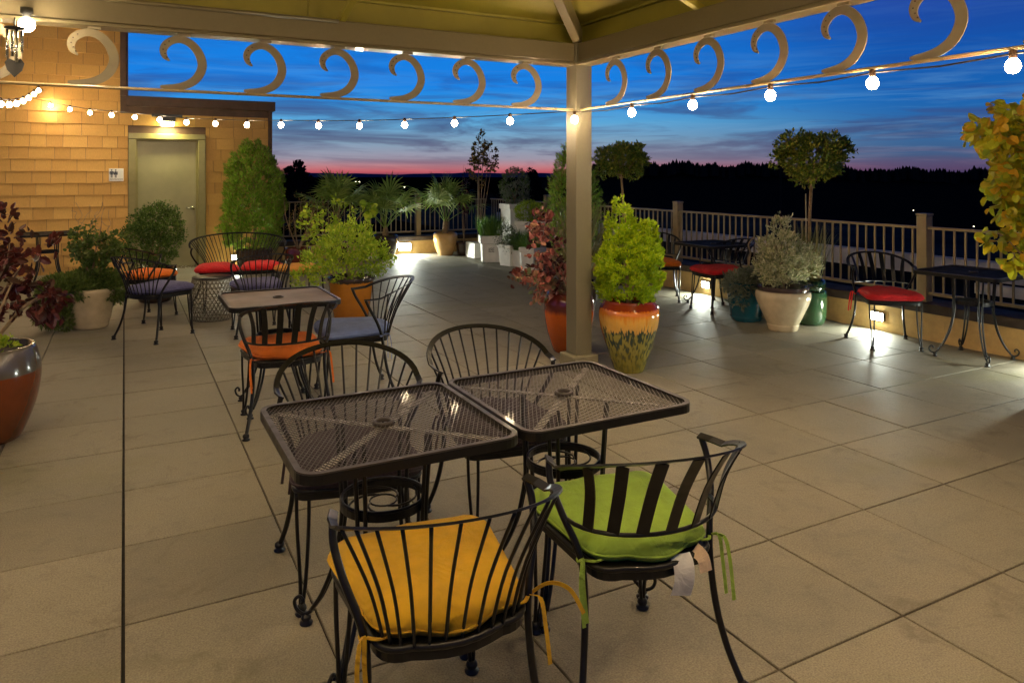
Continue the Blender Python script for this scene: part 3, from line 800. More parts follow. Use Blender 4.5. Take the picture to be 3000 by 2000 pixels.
# ------------------------------------------------------------------ tables
HW = .345
def sq_path(h, rad, z, n=6):
    out = []
    for cx, cy, a0 in ((h-rad, h-rad, 0), (-h+rad, h-rad, 90), (-h+rad, -h+rad, 180), (h-rad, -h+rad, 270)):
        for j in range(n+1): a = R(a0+90*j/n); out.append((cx+rad*cos(a), cy+rad*sin(a), z))
    return out
def f_rim_t():
    b = MB(); b.strip(sq_path(HW, .06, .718), (0, 0, 1), .010, .028, closed=True); return b
def f_lip_t():
    b = MB(); b.strip(sq_path(HW-.005, .055, .7345), (0, 0, 1), .018, .004, closed=True); return b
def f_mesh_t():
    b = MB(); h = HW-.008; rad = .055
    def inside(x, y):
        ax, ay = abs(x), abs(y)
        if ax > h or ay > h: return False
        dx, dy = ax-(h-rad), ay-(h-rad)
        return not (dx > 0 and dy > 0 and dx*dx+dy*dy > rad*rad)
    for s in (-1, 1):
        dx, dy = cos(R(62*s)), sin(R(62*s)); nx, ny = -dy, dx
        sp = .0138
        for k in range(-50, 51):
            off = k*sp; seg = []; N = 140
            for i in range(N+1):
                q = lerp(-.55, .55, i/N); x = nx*off+dx*q; y = ny*off+dy*q
                if inside(x, y) and x*x+y*y > .026**2: seg.append((x, y))
                else:
                    if len(seg) > 1: b.strip([(*seg[0], .7275+s*.0006), (*seg[-1], .7275+s*.0006)], (0, 0, 1), .0026, .0018)
                    seg = []
            if len(seg) > 1: b.strip([(*seg[0], .7275+s*.0006), (*seg[-1], .7275+s*.0006)], (0, 0, 1), .0026, .0018)
    return b
def f_solid_t():
    b = MB(); P = sq_path(HW-.008, .055, .727); n = len(P)
    b.add(P+[(x, y, z-.004) for x, y, z in P], [tuple(range(n)), tuple(range(2*n-1, n-1, -1))]); return b
def f_brace_t():
    b = MB()
    for s in (1, -1): 
        b.strip([(-.30, -.30*s, .714), (.30, .30*s, .714)], (0, 0, 1), .026, .005 if s > 0 else .0045)
    return b
def f_ring():
    b = MB(); b.lathe([(.024, .722), (.036, .722), (.036, .732), (.033, .736), (.026, .736), (.024, .732), (.024, .722)], 24, caps=False); return b
def f_lowring():
    b = MB(); b.lathe([(.138, .458), (.143, .458), (.143, .484), (.138, .484), (.138, .458)], 40, smooth=False, caps=False)
    b.tube([(.138*cos(R(a)), .138*sin(R(a)), .487) for a in range(0, 360, 10)], .005, 6, closed=True); return b
def f_swirl():
    b = MB(); b.tube([(.045*cos(R(a)), .045*sin(R(a)), .468) for a in range(0, 360, 20)], .0032, 6, closed=True)
    for k in range(4):
        a0 = k*90; b.tube([(lerp(.045, .137, i/8)*cos(R(a0+i*14)), lerp(.045, .137, i/8)*sin(R(a0+i*14)), .468) for i in range(9)], .004, 6)
    return b
def f_tleg():
    b = MB()
    for k in (-1, 1):
        o = .016*k
        P = [(.165, o*1.1, .712), (.158, o, .60), (.150, o*.9, .47), (.152, o*.8, .38), (.18, o*.7, .24), (.23, o*.5, .12), (.275, o*.3, .055)]
        b.tube(catmull(P, 4), .0075, 8)
    b.tube(catmull([(.265, 0, .065), (.285, 0, .042), (.31, 0, .032), (.335, 0, .045), (.343, 0, .072), (.325, 0, .09), (.31, 0, .08), (.314, 0, .068)], 5), .0065, 8)
    b.lathe([(.004, 0), (.022, .001), (.023, .007), (.012, .012), (.018, .022), (.014, .030), (.006, .036)], 14, (.297, 0, 0)); return b
def table(label, x, y, rz=0, fine=True, off=0, tm='blacktop'):
    t = thing('patio_table', label, 'table', (x, y, 0), R(rz), 'square wrought iron tables')
    rm = link('table_rim', cached('table_rim', f_rim_t, M['iron']), t); link('rim_lip', cached('rim_lip', f_lip_t, M['mesh']), rm)
    top = link('mesh_top', cached('mesh_top', f_mesh_t, M['mesh']), t) if fine else link('table_top', cached('table_top', f_solid_t, M[tm]), t)
    link('brace', cached('brace', f_brace_t, M['steelish']), t)
    link('umbrella_ring', cached('umbrella_ring', f_ring, M['mesh']), t)
    rg = link('lower_ring', cached('lower_ring', f_lowring, M['iron']), t); link('swirl', cached('swirl', f_swirl, M['iron']), rg)
    for k in range(4): link('leg', cached('table_leg', f_tleg, M['iron']), t, rz=R(45+90*k+off))
    return t
M['steelish'] = plain('worn_iron', (.40, .38, .33), .3, .2, .3, 30)
M['worntop'] = plain('weathered_brown_top', (.13, .085, .06), .55, 0, .25, 6, bumpS=.2)
M['blacktop'] = plain('black_top', (.012, .012, .012), .75, 0, .2, 20, spec=.2)
table('left of the two pushed together mesh tables in the foreground', -1.058, .725)
table('right of the two pushed together mesh tables in the foreground', -.346, .728)
table('middle table with weathered brown top behind the orange cushioned chair', -.905, 3.485, 0, False, 0, 'worntop')
table('dark square table beside the right parapet near the golden leaved tree', 4.56, 2.05, 4, False)
table('dark square table beside the right parapet behind the variegated shrub', 4.44, 5.05, 0, False)
table('dark table against the shingled wall behind the purple leaved bush', -2.78, 10.55, 10, False)

# drum of woven wire
t = thing('wire_drum_table', 'low drum side table of woven wire in front of the loveseat', 'side table', (-.985, 6.90, 0))
b = MB()
def drr(z): return .20+.028*sin(PI*min(1, z/.44))
for s in (-1, 1):
    for k in range(34):
        a0 = k*360/34
        b.tube([(drr(z)*cos(R(a0+s*z*150)), drr(z)*sin(R(a0+s*z*150)), z) for z in [i*.044 for i in range(11)]], .0028, 5)
for z in (.0, .05, .10, .15, .2, .25, .3, .35, .40, .44):
    b.tube([(drr(z)*cos(R(a)), drr(z)*sin(R(a)), max(z, .004)) for a in range(0, 360, 12)], .003 if 0 < z < .44 else .005, 5, closed=True)
b.build('wire_body', M['wicker'], t)
b = MB(); b.lathe([(.001, .445), (.20, .445), (.205, .45), (.20, .458), (.001, .458)], 30); b.build('table_top', M['iron'], t)

# ------------------------------------------------------------------ plants
def pot(prof, mat, t, soil=None, name='pot', square=False, rim=.02):
    b = MB()
    if square:
        vs = []; fs = []
        inner = [(prof[-1][0]-.03, prof[-1][1]), (prof[-1][0]-.035, prof[-1][1]-.06)]
        for r, z in prof+inner:
            for sx, sy in ((-1, -1), (1, -1), (1, 1), (-1, 1)): vs.append((sx*r, sy*r, z))
        for i in range(len(prof)+1):
            for j in range(4): fs.append((i*4+j, i*4+(j+1) % 4, (i+1)*4+(j+1) % 4, (i+1)*4+j))
        fs.append((3, 2, 1, 0)); b.add(vs, fs)
        p = b.build(name, mat, t, bevel=.006); r, z = prof[-1]
        s_ = MB(); q = r-.033; s_.add([(-q, -q, z-.04), (q, -q, z-.04), (q, q, z-.04), (-q, q, z-.04)], [(0, 1, 2, 3)]); s_.build('soil', M['soil'], t)
        return p
    P = [(a, 0, z) for a, z in prof]; pts = catmull([(a, 0, z) for a, z in prof], 4)
    pr_ = [(p.x, p.z) for p in pts]; r, z = prof[-1]
    pr_ += [(r-rim*.5, z+.006), (r-rim, z), (r-rim-.004, z-.06)]
    b.lathe(pr_, 40); p = b.build(name, mat, t)
    s_ = MB(); rs = r-rim-.002; s_.lathe([(.001, z-.03), (rs*.5, z-.034), (rs, z-.04)], 20); s_.build('soil', M['soil'], t)
    return p
def rvec(g):
    while 1:
        v = Vector((g.uniform(-1, 1), g.uniform(-1, 1), g.uniform(-1, 1)))
        if .05 < v.length < 1: return v.normalized()
def clumps(g, ells, n, inner=.25):
    """clump centres spread through a set of ellipsoids (cx, cy, cz, rx, ry, rz)"""
    out = []; wt = [e[3]*e[4]*e[5] for e in ells]
    for _ in range(n):
        e = g.choices(ells, wt)[0]; v = rvec(g)*(g.random()**.33*(1-inner)+inner)
        out.append((Vector((e[0]+v.x*e[3], e[1]+v.y*e[4], e[2]+v.z*e[5])), Vector((v.x/e[3], v.y/e[4], v.z/e[5])).normalized()))
    return out
def leafy(seed, ells, nc, per, cr, l, w, kind=0, up=.3, inner=.45, droop=0):
    g = random.Random(seed); b = MB()
    for c, nrm in clumps(g, ells, nc, inner):
        k = g.uniform(.6, 1.3)
        for _ in range(int(per*g.uniform(.6, 1.4))):
            o = rvec(g)*cr*k*g.random()**.5
            d = (nrm*.9+rvec(g)*.9+Vector((0, 0, up-droop))).normalized()
            s_ = g.uniform(.65, 1.25)
            b.leaf(c+o, d, (nrm+rvec(g)*.8), l*s_, w*s_, kind)
    return b
def sprays(seed, fn, n, l, w, zup=.8):
    """conifer: flat upright sprays; fn(g) -> point, outward normal"""
    g = random.Random(seed); b = MB()
    for _ in range(n):
        p, nr = fn(g)
        d0 = (nr*.8+Vector((0, 0, zup))+rvec(g)*.45).normalized()
        side = d0.cross(rvec(g)).normalized()
        s_ = g.uniform(.7, 1.3)
        for j in range(5):
            a = (j-2)*.42; d = (d0*cos(a)+side*sin(a)).normalized()
            b.leaf(p+d0*l*.12*j*.5, d, nr+rvec(g)*.4, l*s_*(1-.12*abs(j-2)), w*s_, 0)
    return b
def tufted(fn, n, rad, seed):
    g = random.Random(seed); C = [fn(g) for _ in range(n)]
    def f(h):
        p, nr = h.choice(C); v = rvec(h)
        if v.dot(nr) < -.2: v = -v
        return p+nr*rad*.3+v*rad*h.random()**.4, (nr*.6+v*.7).normalized()
    return f
def branches(seed, base, targets, r0, mat, t, name='stem', sag=.0, twist=.03):
    g = random.Random(seed); b = MB(); base = Vector(base)
    for q in targets:
        q = Vector(q); m1 = base.lerp(q, .4)+Vector((g.uniform(-1, 1)*twist, g.uniform(-1, 1)*twist, .06+sag))
        m2 = base.lerp(q, .72)+Vector((g.uniform(-1, 1)*twist, g.uniform(-1, 1)*twist, .05+sag))
        P = catmull([base+Vector((g.uniform(-.015, .015), g.uniform(-.015, .015), 0)), m1, m2, q], 4)
        n = len(P); b.tube(P, [r0*(1-.75*i/(n-1)) for i in range(n)], 6)
    return b.build(name, mat, t)
def blades(seed, n, r0, length, lean, w, z0, cx=0, cy=0, curve=1.0):
    g = random.Random(seed); b = MB()
    for _ in range(n):
        a = g.uniform(0, 2*PI); rr_ = r0*g.random()**.5; L_ = length*g.uniform(.6, 1.1); le = lean*g.uniform(.2, 1.2)
        d = Vector((cos(a), sin(a), 0)); p = Vector((cx, cy, z0))+Vector((rr_*cos(a+.6), rr_*sin(a+.6), 0))
        P = []; K = 5
        for i in range(K+1):
            q = i/K; P.append(p+d*(L_*le*(q+curve*q*q)*.5)+Vector((0, 0, L_*(q-.35*le*curve*q*q*q))))
        x = d.cross(Vector((0, 0, 1))).normalized()
        vs = []
        for i, q in enumerate(P): ww = w*(1-(i/K)**1.5)*.5+.0006; vs += [q-x*ww, q+x*ww]
        b.add(vs, [(2*i, 2*i+1, 2*i+3, 2*i+2) for i in range(K)])
    return b

# -- nearest left: purple smoke bush in brown pot
t = thing('potted_smoke_bush', 'purple leaved bush in a brown glazed pot with grey rim at the left edge', 'potted plant', (-2.56, 3.60, 0))
pot([(.17, 0), (.20, .03), (.265, .20), (.292, .36), (.285, .46), (.262, .545)], G['brown'], t, rim=.03)
E_ = [(.0, .0, .95, .22, .22, .26), (.22, .05, 1.05, .20, .16, .20), (.28, .0, .82, .16, .14, .12), (-.2, .1, 1.0, .2, .2, .25), (.12, .1, 1.18, .15, .15, .14)]
leafy(21, E_, 46, 16, .08, .062, .036, 1, .1).build('foliage', L['purple'], t)
leafy(22, [(.30, -.02, .80, .12, .1, .09), (.36, .0, .72, .05, .05, .06)], 14, 9, .06, .06, .036, 1, -.1, droop=.3).build('foliage', L['purple'], t)
branches(3, (0, 0, .5), [(a[0], a[1], a[2]) for a in E_]+[(.33, 0, .82), (.1, .1, 1.25), (.2, -.05, 1.0), (.15, .1, .9)], .010, M['twig'], t)
leafy(23, [(.02, -.05, .56, .15, .13, .06)], 26, 12, .03, .028, .020, 1, .4).build('ground_cover', L['lime'], t)

# -- cream pot with juniper and twisted twigs
t = thing('potted_juniper', 'cream pot overflowing with trailing juniper and a twisted green shrub', 'potted plant', (-2.13, 7.00, 0))
pot([(.15, 0), (.165, .02), (.168, .045), (.185, .10), (.205, .22), (.22, .32), (.232, .375), (.225, .40)], G['cream'], t)
J = [(-.20, -.04, .40, .24, .2, .13), (-.34, -.06, .24, .13, .13, .18), (.0, .05, .46, .26, .2, .08), (.18, .0, .36, .13, .15, .10), (-.22, -.1, .10, .07, .08, .07)]
def f(g, J=J):
    c, n = clumps(g, J, 1, .5)[0]; return c+rvec(g)*.03, n
sprays(31, f, 3200, .065, .011, .0).build('foliage', L['juniper'], t)
leafy(32, [(.05, .0, .78, .22, .2, .14), (.1, 0, .62, .15, .15, .12), (-.08, 0, .9, .12, .12, .1), (.2, 0, .88, .13, .1, .09), (.08, 0, 1.06, .05, .05, .1)], 110, 13, .06, .042, .032, 1, .1).build('foliage', L['juniper'], t)
branches(33, (.0, 0, .4), [(.05, 0, .8), (.18, 0, .85), (-.1, 0, .92), (.10, 0, 1.12)], .011, M['bark'], t, twist=.06)
b = MB(); g = random.Random(34)
for k in range(9):
    p = Vector((g.uniform(-.2, .2), g.uniform(-.1, .1), g.uniform(.75, 1.0))); P = [p]
    for i in range(7): p = p+Vector((g.uniform(-.05, .05), g.uniform(-.04, .04), g.uniform(.0, .07))); P.append(p)
    b.tube(catmull(P, 3), .0025, 5)
b.build('twisted_twigs', M['twig'], t)

# -- boxwood ball in front of the door
t = thing('potted_boxwood', 'round dark green shrub in a brown pot in front of the grey door', 'potted plant', (-1.49, 8.42, 0))
pot([(.17, 0), (.19, .03), (.23, .18), (.245, .30), (.235, .40)], G['dark'], t)
leafy(41, [(0, 0, .80, .33, .33, .38), (.05, 0, .95, .25, .25, .28), (-.1, 0, .72, .28, .28, .28)], 620, 18, .05, .028, .017, 0, .5, .6).build('foliage', L['box'], t)
branches(42, (0, 0, .36), [(.1, 0, .9), (-.15, .1, .8), (0, -.1, 1.0)], .014, M['bark'], t)

# -- tall arborvitae
def cone(prof, cx=0, cy=0, jit=.04, lumps=0, seed=0):
    zs_ = [p[1] for p in prof]
    def rad(z):
        for (r0, z0), (r1, z1) in zip(prof, prof[1:]):
            if z0 <= z <= z1: return lerp(r0, r1, (z-z0)/(z1-z0+1e-9))
        return 0
    def f(g):
        while 1:
            z = g.uniform(zs_[0], zs_[-1]); r = rad(z)
            if g.random()*max(p[0] for p in prof) <= r+.01: break
        a = g.uniform(0, 2*PI); q = 1-.45*g.random()**2
        r2 = r*q*(1+lumps*sin(3*a+z*9+seed)*sin(z*14+a*2+seed))
        return Vector((cx+r2*cos(a), cy+r2*sin(a), z))+rvec(g)*jit*g.random(), Vector((cos(a), sin(a), .15))
    return f
t = thing('potted_arborvitae', 'tall green columnar conifer at the right corner of the shingled wall', 'potted tree', (.03, 10.9, 0))
pot([(.20, 0), (.22, .04), (.26, .22), (.27, .34)], G['dark'], t)
sprays(51, tufted(cone([(.30, .34), (.40, .6), (.40, 1.0), (.38, 1.3), (.33, 1.6), (.25, 1.82), (.14, 1.95), (.04, 2.04)], lumps=.13, jit=.05), 380, .075, 6), 5600, .07, .017, 1.3).build('foliage', L['arb'], t)
branches(52, (0, 0, .3), [(0, 0, 1.7)], .03, M['bark'], t, 'trunk')

# -- wispy russet shrub in a dark red pot
t = thing('potted_shrub', 'wispy russet shrub with arching branch in a dark red pot beside the tall conifer', 'potted plant', (.68, 10.6, 0))
pot([(.15, 0), (.17, .03), (.21, .2), (.20, .36)], G['red'], t)
leafy(61, [(.25, 0, .95, .30, .25, .28), (.1, 0, .75, .3, .25, .25), (.5, 0, .8, .3, .25, .25), (-.05, 0, 1.25, .25, .1, .07), (-.25, 0, 1.38, .12, .06, .05)], 180, 10, .09, .032, .016, 0, .1, .1).build('foliage', L['brown'], t)
branches(62, (0, 0, .34), [(.25, 0, 1.2), (.5, 0, .95), (-.3, 0, 1.40), (.0, 0, 1.1), (.35, .1, 1.0), (.6, 0, .8)], .012, M['bark'], t, twist=.08)

# -- bright green bush in amber pot
t = thing('potted_bush', 'bright green spreading bush in an amber pot with a dark rim', 'potted plant', (.35, 6.22, 0))
pot([(.17, 0), (.185, .02), (.20, .10), (.222, .25), (.235, .36), (.245, .41), (.262, .425), (.262, .45)], G['amber'], t, rim=.03)
E2 = [(-.05, 0, .80, .30, .28, .2), (-.32, 0, .62, .2, .22, .14), (.28, 0, .62, .22, .25, .16), (-.15, -.1, .55, .28, .2, .12), (.12, 0, .85, .15, .15, .16), (-.5, -.05, .44, .14, .16, .10), (.36, .05, .72, .1, .1, .12), (-.02, 0, 1.0, .07, .07, .10)]
leafy(71, E2, 400, 14, .05, .038, .021, 0, .75, .35).build('foliage', L['lime'], t)
branches(72, (0, 0, .42), [(a[0]*.9, a[1], a[2]) for a in E2], .010, M['twig'], t)
# -- yellow vine behind it
t = thing('climbing_shrub', 'loose yellow green shrub with large pale leaves behind the bright green bush', 'shrub', (.55, 7.7, 0))
leafy(75, [(-.28, 0, .95, .14, .12, .22), (.1, 0, 1.1, .22, .12, .14), (-.1, 0, .8, .25, .15, .2)], 50, 10, .08, .05, .032, 1, .2).build('foliage', L['lime'], t)
leafy(76, [(.42, 0, 1.12, .08, .06, .12)], 7, 5, .04, .10, .085, 1, .1).build('foliage', L['lime'], t)
branches(77, (0, 0, .05), [(-.3, 0, 1.1), (.1, 0, 1.2), (.42, 0, 1.15), (-.1, 0, .9)], .010, M['bark'], t, twist=.08)

# -- palms
def palm(label, x, y, zc_, rad, potted, seed, trunk_z=.42, nf=15):
    t = thing('potted_palm', label, 'palm', (x, y, 0), 0, 'fan palms along the far parapet'); g = random.Random(seed)
    pot([(.13, 0), (.145, .02), (.20, .16), (.235, .32), (.232, .40), (.215, .43)], G[potted], t, name='pot')
    b = MB(); b.lathe([(.05, .38), (.06, .45), (.05, trunk_z+.12), (.03, trunk_z+.2)], 10); b.build('trunk', M['bark'], t)
    for k in range(nf):
        a = k*2.4+g.uniform(-.3, .3); el = lerp(84, 22, (k/(nf-1))**.9)+g.uniform(-6, 6)
        L1 = rad*g.uniform(.70, .95)
        d = Vector((cos(a)*cos(R(el)), sin(a)*cos(R(el)), sin(R(el)))); base = Vector((0, 0, trunk_z+.12))
        tip = base+d*L1+Vector((0, 0, (zc_-trunk_z)*.12)); hub = tip
        fb = MB(); fb.tube(catmull([base, base.lerp(tip, .5)+Vector((0, 0, .04)), tip], 4), [.007]*9, 5)
        out = (d+Vector((0, 0, -.12))).normalized(); sd = out.cross(Vector((0, 0, 1))).normalized(); nr = sd.cross(out)
        ns = 17
        for i in range(ns):
            q = (i-(ns-1)/2)/((ns-1)/2)*R(118); dd = out*cos(q)+sd*sin(q)
            ln = rad*.72*(1-.22*abs(q)/R(118))*g.uniform(.9, 1.08)
            p0 = hub; p1 = hub+dd*ln*.55+nr*.02; p2 = hub+dd*ln+Vector((0, 0, -.10*ln-.03*abs(q)))
            x_ = dd.cross(nr).normalized()
            w_ = .021
            fb.add([p0, p1-x_*w_, p1+x_*w_+nr*.006, p2], [(0, 1, 2), (1, 3, 2)])
        fb.build('frond', L['palm'], t)
palm('fan palm in a tan pot beside the brightest floor light', 3.67, 11.55, 1.3, .62, 'tan', 5, .50, 14)
palm('middle fan palm with splayed stems by the far railing', 2.47, 11.55, 1.1, .66, 'dark', 8, .42, 13)
palm('leftmost fan palm by the far railing', 1.55, 11.45, 1.25, .60, 'dark', 12, .62, 13)

# -- slender young tree
t = thing('slender_tree', 'slender young tree with thin paired stems and sparse leaves against the sunset', 'tree', (4.12, 10.95, 0))
pot([(.20, 0), (.20, .28)], M['planter'], t, square=True)
leafy(81, [(.0, 0, 1.95, .12, .12, .3), (-.08, 0, 1.7, .1, .1, .22), (.22, .0, 1.9, .13, .1, .28), (.08, 0, 2.22, .08, .08, .14), (.25, 0, 1.7, .08, .08, .12), (.02, 0, 1.45, .06, .06, .1)], 80, 11, .06, .05, .034, 1, .2).build('crown', L['brown'], t)
branches(82, (0, 0, .25), [(-.02, 0, 2.2), (.06, 0, 2.3), (.22, 0, 2.0), (.28, 0, 1.8), (.0, .05, 1.7)], .011, M['twig'], t, 'trunk', twist=.02)
b = MB(); b.tube([(-.06, -.03, .25), (-.05, -.03, 1.5)], .006, 6); b.build('cane', M['cane'], t)
t = thing('slender_tree', 'small dark sapling with a bare tip left of the slender young tree', 'tree', (4.01, 11.42, 0))
pot([(.13, 0), (.16, .25)], G['dark'], t)
leafy(84, [(.0, 0, 1.1, .10, .1, .3), (.05, 0, 1.5, .06, .06, .15)], 34, 8, .06, .045, .028, 1, .2).build('crown', L['purple'], t)
branches(85, (0, 0, .22), [(0, 0, 1.75), (.06, 0, 1.5), (-.05, 0, 1.2)], .008, M['bark'], t, 'trunk')

# -- round shrub in tall white planter
t = thing('potted_round_shrub', 'egg shaped green shrub on a tall white planter', 'potted plant', (4.55, 10.35, 0))
pot([(.15, 0), (.19, .92), (.215, .93), (.215, 1.02)], M['planter'], t, square=True)
leafy(91, [(0, 0, 1.34, .27, .27, .34), (.05, 0, 1.2, .26, .26, .22)], 300, 14, .045, .03, .014, 0, .6, .6).build('foliage', L['grey'], t)
leafy(92, [(0, 0, 1.34, .28, .28, .35)], 150, 12, .045, .03, .014, 0, .6, .6).build('foliage', L['box'], t)
branches(93, (0, 0, 1.0), [(0, 0, 1.4), (.1, 0, 1.35), (-.1, 0, 1.3)], .010, M['bark'], t)
# -- white planter with rosemary
def emblem(t, r, z):
    b = MB(); g = random.Random(2)
    for k in range(3): b.tube([(lerp(-.05, .05, i/8), -r-.003, z+.03*k-.03+.008*sin(i*1.6+k)) for i in range(9)], .0035, 5)
    b.build('moulded_ornament', M['roofdark'], t)
t = thing('potted_rosemary', 'feathery green herb in the square white planter with a dark moulded ornament', 'potted plant', (3.98, 10.20, 0), R(-20))
pot([(.155, 0), (.165, .33), (.195, .335), (.20, .47)], M['planter'], t, square=True); emblem(t, .167, .22)
blades(101, 520, .18, .42, .65, .010, .42, curve=.5).build('foliage', L['grass'], t)
t = thing('potted_dusty_plant', 'grey leaved plant in a white planter beside the feathery herb', 'potted plant', (4.05, 9.55, 0), R(15))
pot([(.13, 0), (.15, .30), (.17, .31), (.17, .36)], M['planter'], t, square=True)
leafy(103, [(-.1, 0, .50, .2, .2, .22), (0, -.05, .36, .22, .2, .16)], 150, 10, .06, .035, .016, 0, .3, .2).build('foliage', L['grey'], t)
t = thing('potted_grass', 'mound of green grassy foliage spilling over a white planter', 'potted plant', (4.16, 9.28, 0), R(5))
pot([(.13, 0), (.15, .22), (.16, .28)], M['planter'], t, square=True)
blades(105, 620, .16, .42, 1.1, .010, .26, curve=1.0).build('foliage', L['grass'], t)
t = thing('potted_herb', 'small white planter half hidden by the pink leaved bush', 'potted plant', (4.03, 8.75, 0), R(20))
pot([(.12, 0), (.14, .30), (.16, .31), (.16, .38)], M['planter'], t, square=True); emblem(t, .143, .2)
blades(107, 200, .12, .28, .8, .010, .36).build('foliage', L['grass'], t)
t = thing('potted_lime_shrub', 'round lime green shrub on a white planter behind the pink leaved bush', 'potted plant', (4.52, 9.70, 0), R(10))
pot([(.14, 0), (.18, .66), (.20, .67), (.20, .74)], M['planter'], t, square=True)
leafy(109, [(0, 0, .90, .27, .25, .18)], 220, 14, .045, .034, .014, 0, .5, .6).build('foliage', L['lime'], t)

# -- smoke bush behind the gazebo post
t = thing('potted_pink_bush', 'pink leaved arching bush in an orange pot behind the gazebo post', 'potted plant', (1.655, 3.87, 0))
pot([(.13, 0), (.15, .03), (.20, .20), (.222, .36), (.215, .46), (.19, .52)], G['orange'], t)
E3 = [(-.22, .05, 1.12, .13, .12, .12), (-.22, 0, .92, .14, .14, .12), (-.18, 0, .72, .17, .15, .12), (-.45, -.05, .66, .16, .14, .08), (-.58, -.08, .70, .06, .06, .05), (-.38, -.05, .56, .14, .1, .07), (-.05, 0, .62, .16, .15, .14), (-.14, 0, .55, .16, .14, .10), (.10, .1, .7, .12, .1, .1)]
leafy(111, E3, 62, 9, .075, .062, .042, 1, .1, .2).build('foliage', L['pink'], t)
leafy(112, E3, 26, 8, .07, .05, .034, 1, .0, .2).build('foliage', L['purple'], t)
branches(113, (0, 0, .48), [(a[0], a[1], a[2]) for a in E3]+[(-.2, 0, 1.22), (-.6, -.08, .72)], .008, M['twig'], t, twist=.05)

# -- yucca behind
t = thing('potted_yucca', 'spiky leaved plant rising behind the gazebo post', 'potted plant', (2.62, 5.20, 0))
pot([(.16, 0), (.19, .1), (.22, .3), (.21, .38)], G['dark'], t)
blades(121, 240, .07, 1.0, .75, .016, .34, curve=.5).build('foliage', L['straw'], t)
# -- conifer behind the post
t = thing('potted_cone_conifer', 'dark green cone shaped conifer half hidden by the gazebo post', 'potted tree', (3.66, 6.95, 0))
pot([(.17, 0), (.2, .1), (.23, .34), (.22, .4)], G['dark'], t)
sprays(131, cone([(.20, .45), (.34, .8), (.36, 1.15), (.28, 1.5), (.17, 1.8), (.03, 2.0)], lumps=.12), 1700, .08, .016, 1.2).build('foliage', L['arb'], t)
branches(132, (0, 0, .35), [(0, 0, 1.6)], .025, M['bark'], t, 'trunk')

# -- golden conifer in the painted pot
t = thing('potted_golden_conifer', 'golden green dwarf conifer in a tall painted pot with orange and dripping green glaze', 'potted plant', (1.735, 3.10, 0))
pot([(.115, 0), (.125, .02), (.165, .14), (.215, .30), (.24, .42), (.236, .49), (.205, .545), (.20, .56)], G['painted'], t, rim=.025)
def gc(g):
    k = g.random()
    if k < .70: return cone([(.12, .54), (.20, .60), (.245, .72), (.235, .83), (.19, .94), (.12, 1.02), (.04, 1.08)], -.0, 0, .03, .13, 1)(g)
    if k < .86: return cone([(.12, .96), (.095, 1.08), (.075, 1.18), (.055, 1.25), (.03, 1.31), (.012, 1.36)], -.06, .03, .02, .12)(g)
    return cone([(.07, .88), (.075, 1.0), (.055, 1.10), (.02, 1.16)], .125, -.07, .02, .05)(g)
sprays(141, tufted(gc, 330, .036, 5), 5600, .036, .010, .7).build('foliage', L['gold'], t)
branches(142, (0, 0, .52), [(-.04, 0, 1.25), (.12, -.06, 1.08), (0, .05, 1.0)], .012, M['bark'], t, 'trunk')

# -- standard trees
def topiary(t, cz, rx, rz, seed, mat, z0, ox=0):
    g = random.Random(seed)
    E = [(ox, 0, cz, rx*.7, rx*.7, rz*.72)]
    for k in range(15):
        v = rvec(g); q = g.uniform(.62, .82); w_ = g.uniform(.18, .34); E.append((ox+v.x*rx*q, v.y*rx*q, cz+v.z*rz*q, rx*w_, rx*w_, rz*w_*1.1))
    b = MB()
    b2 = leafy(seed, E, 500, 12, .045, .05, .026, 0, .3, .6); b2.build('crown', mat, t)
    top_ = Vector((ox*.7, 0, cz-rz*.85))
    b.tube(catmull([(0, 0, z0), (.01, 0, (z0+cz)/2), tuple(top_)], 4), .017, 8)
    for k in range(9):
        v = rvec(g); q = Vector((ox+v.x*rx*.7, v.y*rx*.7, cz+abs(v.z)*rz*.6-rz*.2))
        b.tube(catmull([top_-Vector((0, 0, .05)), top_.lerp(q, .45)-Vector((0, 0, .02)), q], 4), [.011-.009*i/8 for i in range(9)], 6)
    b.build('trunk', M['bark'], t)
t = thing('standard_tree', 'ball headed standard tree just right of the gazebo post', 'tree', (4.45, 6.88, 0), 0, 'ball headed standard trees')
pot([(.16, 0), (.19, .1), (.22, .3), (.21, .38)], G['dark'], t)
topiary(t, 1.78, .42, .28, 151, L['dark'], .35, -.03)
t = thing('standard_tree', 'ball headed standard tree rising from the dark green pot of grasses', 'tree', (4.50, 3.70, 0), 0, 'ball headed standard trees')
pot([(.13, 0), (.16, .05), (.175, .18), (.172, .33), (.150, .36), (.165, .385), (.165, .43), (.155, .46)], G['green'], t)
topiary(t, 1.73, .45, .30, 153, L['dark'], .42, .06)
blades(154, 300, .11, .62, .55, .006, .43, curve=.5).build('grass', L['straw'], t)
b = MB(); b.tube([(-.06, -.02, .4), (-.07, -.02, 1.36)], .006, 6); b.build('cane', M['cane'], t)

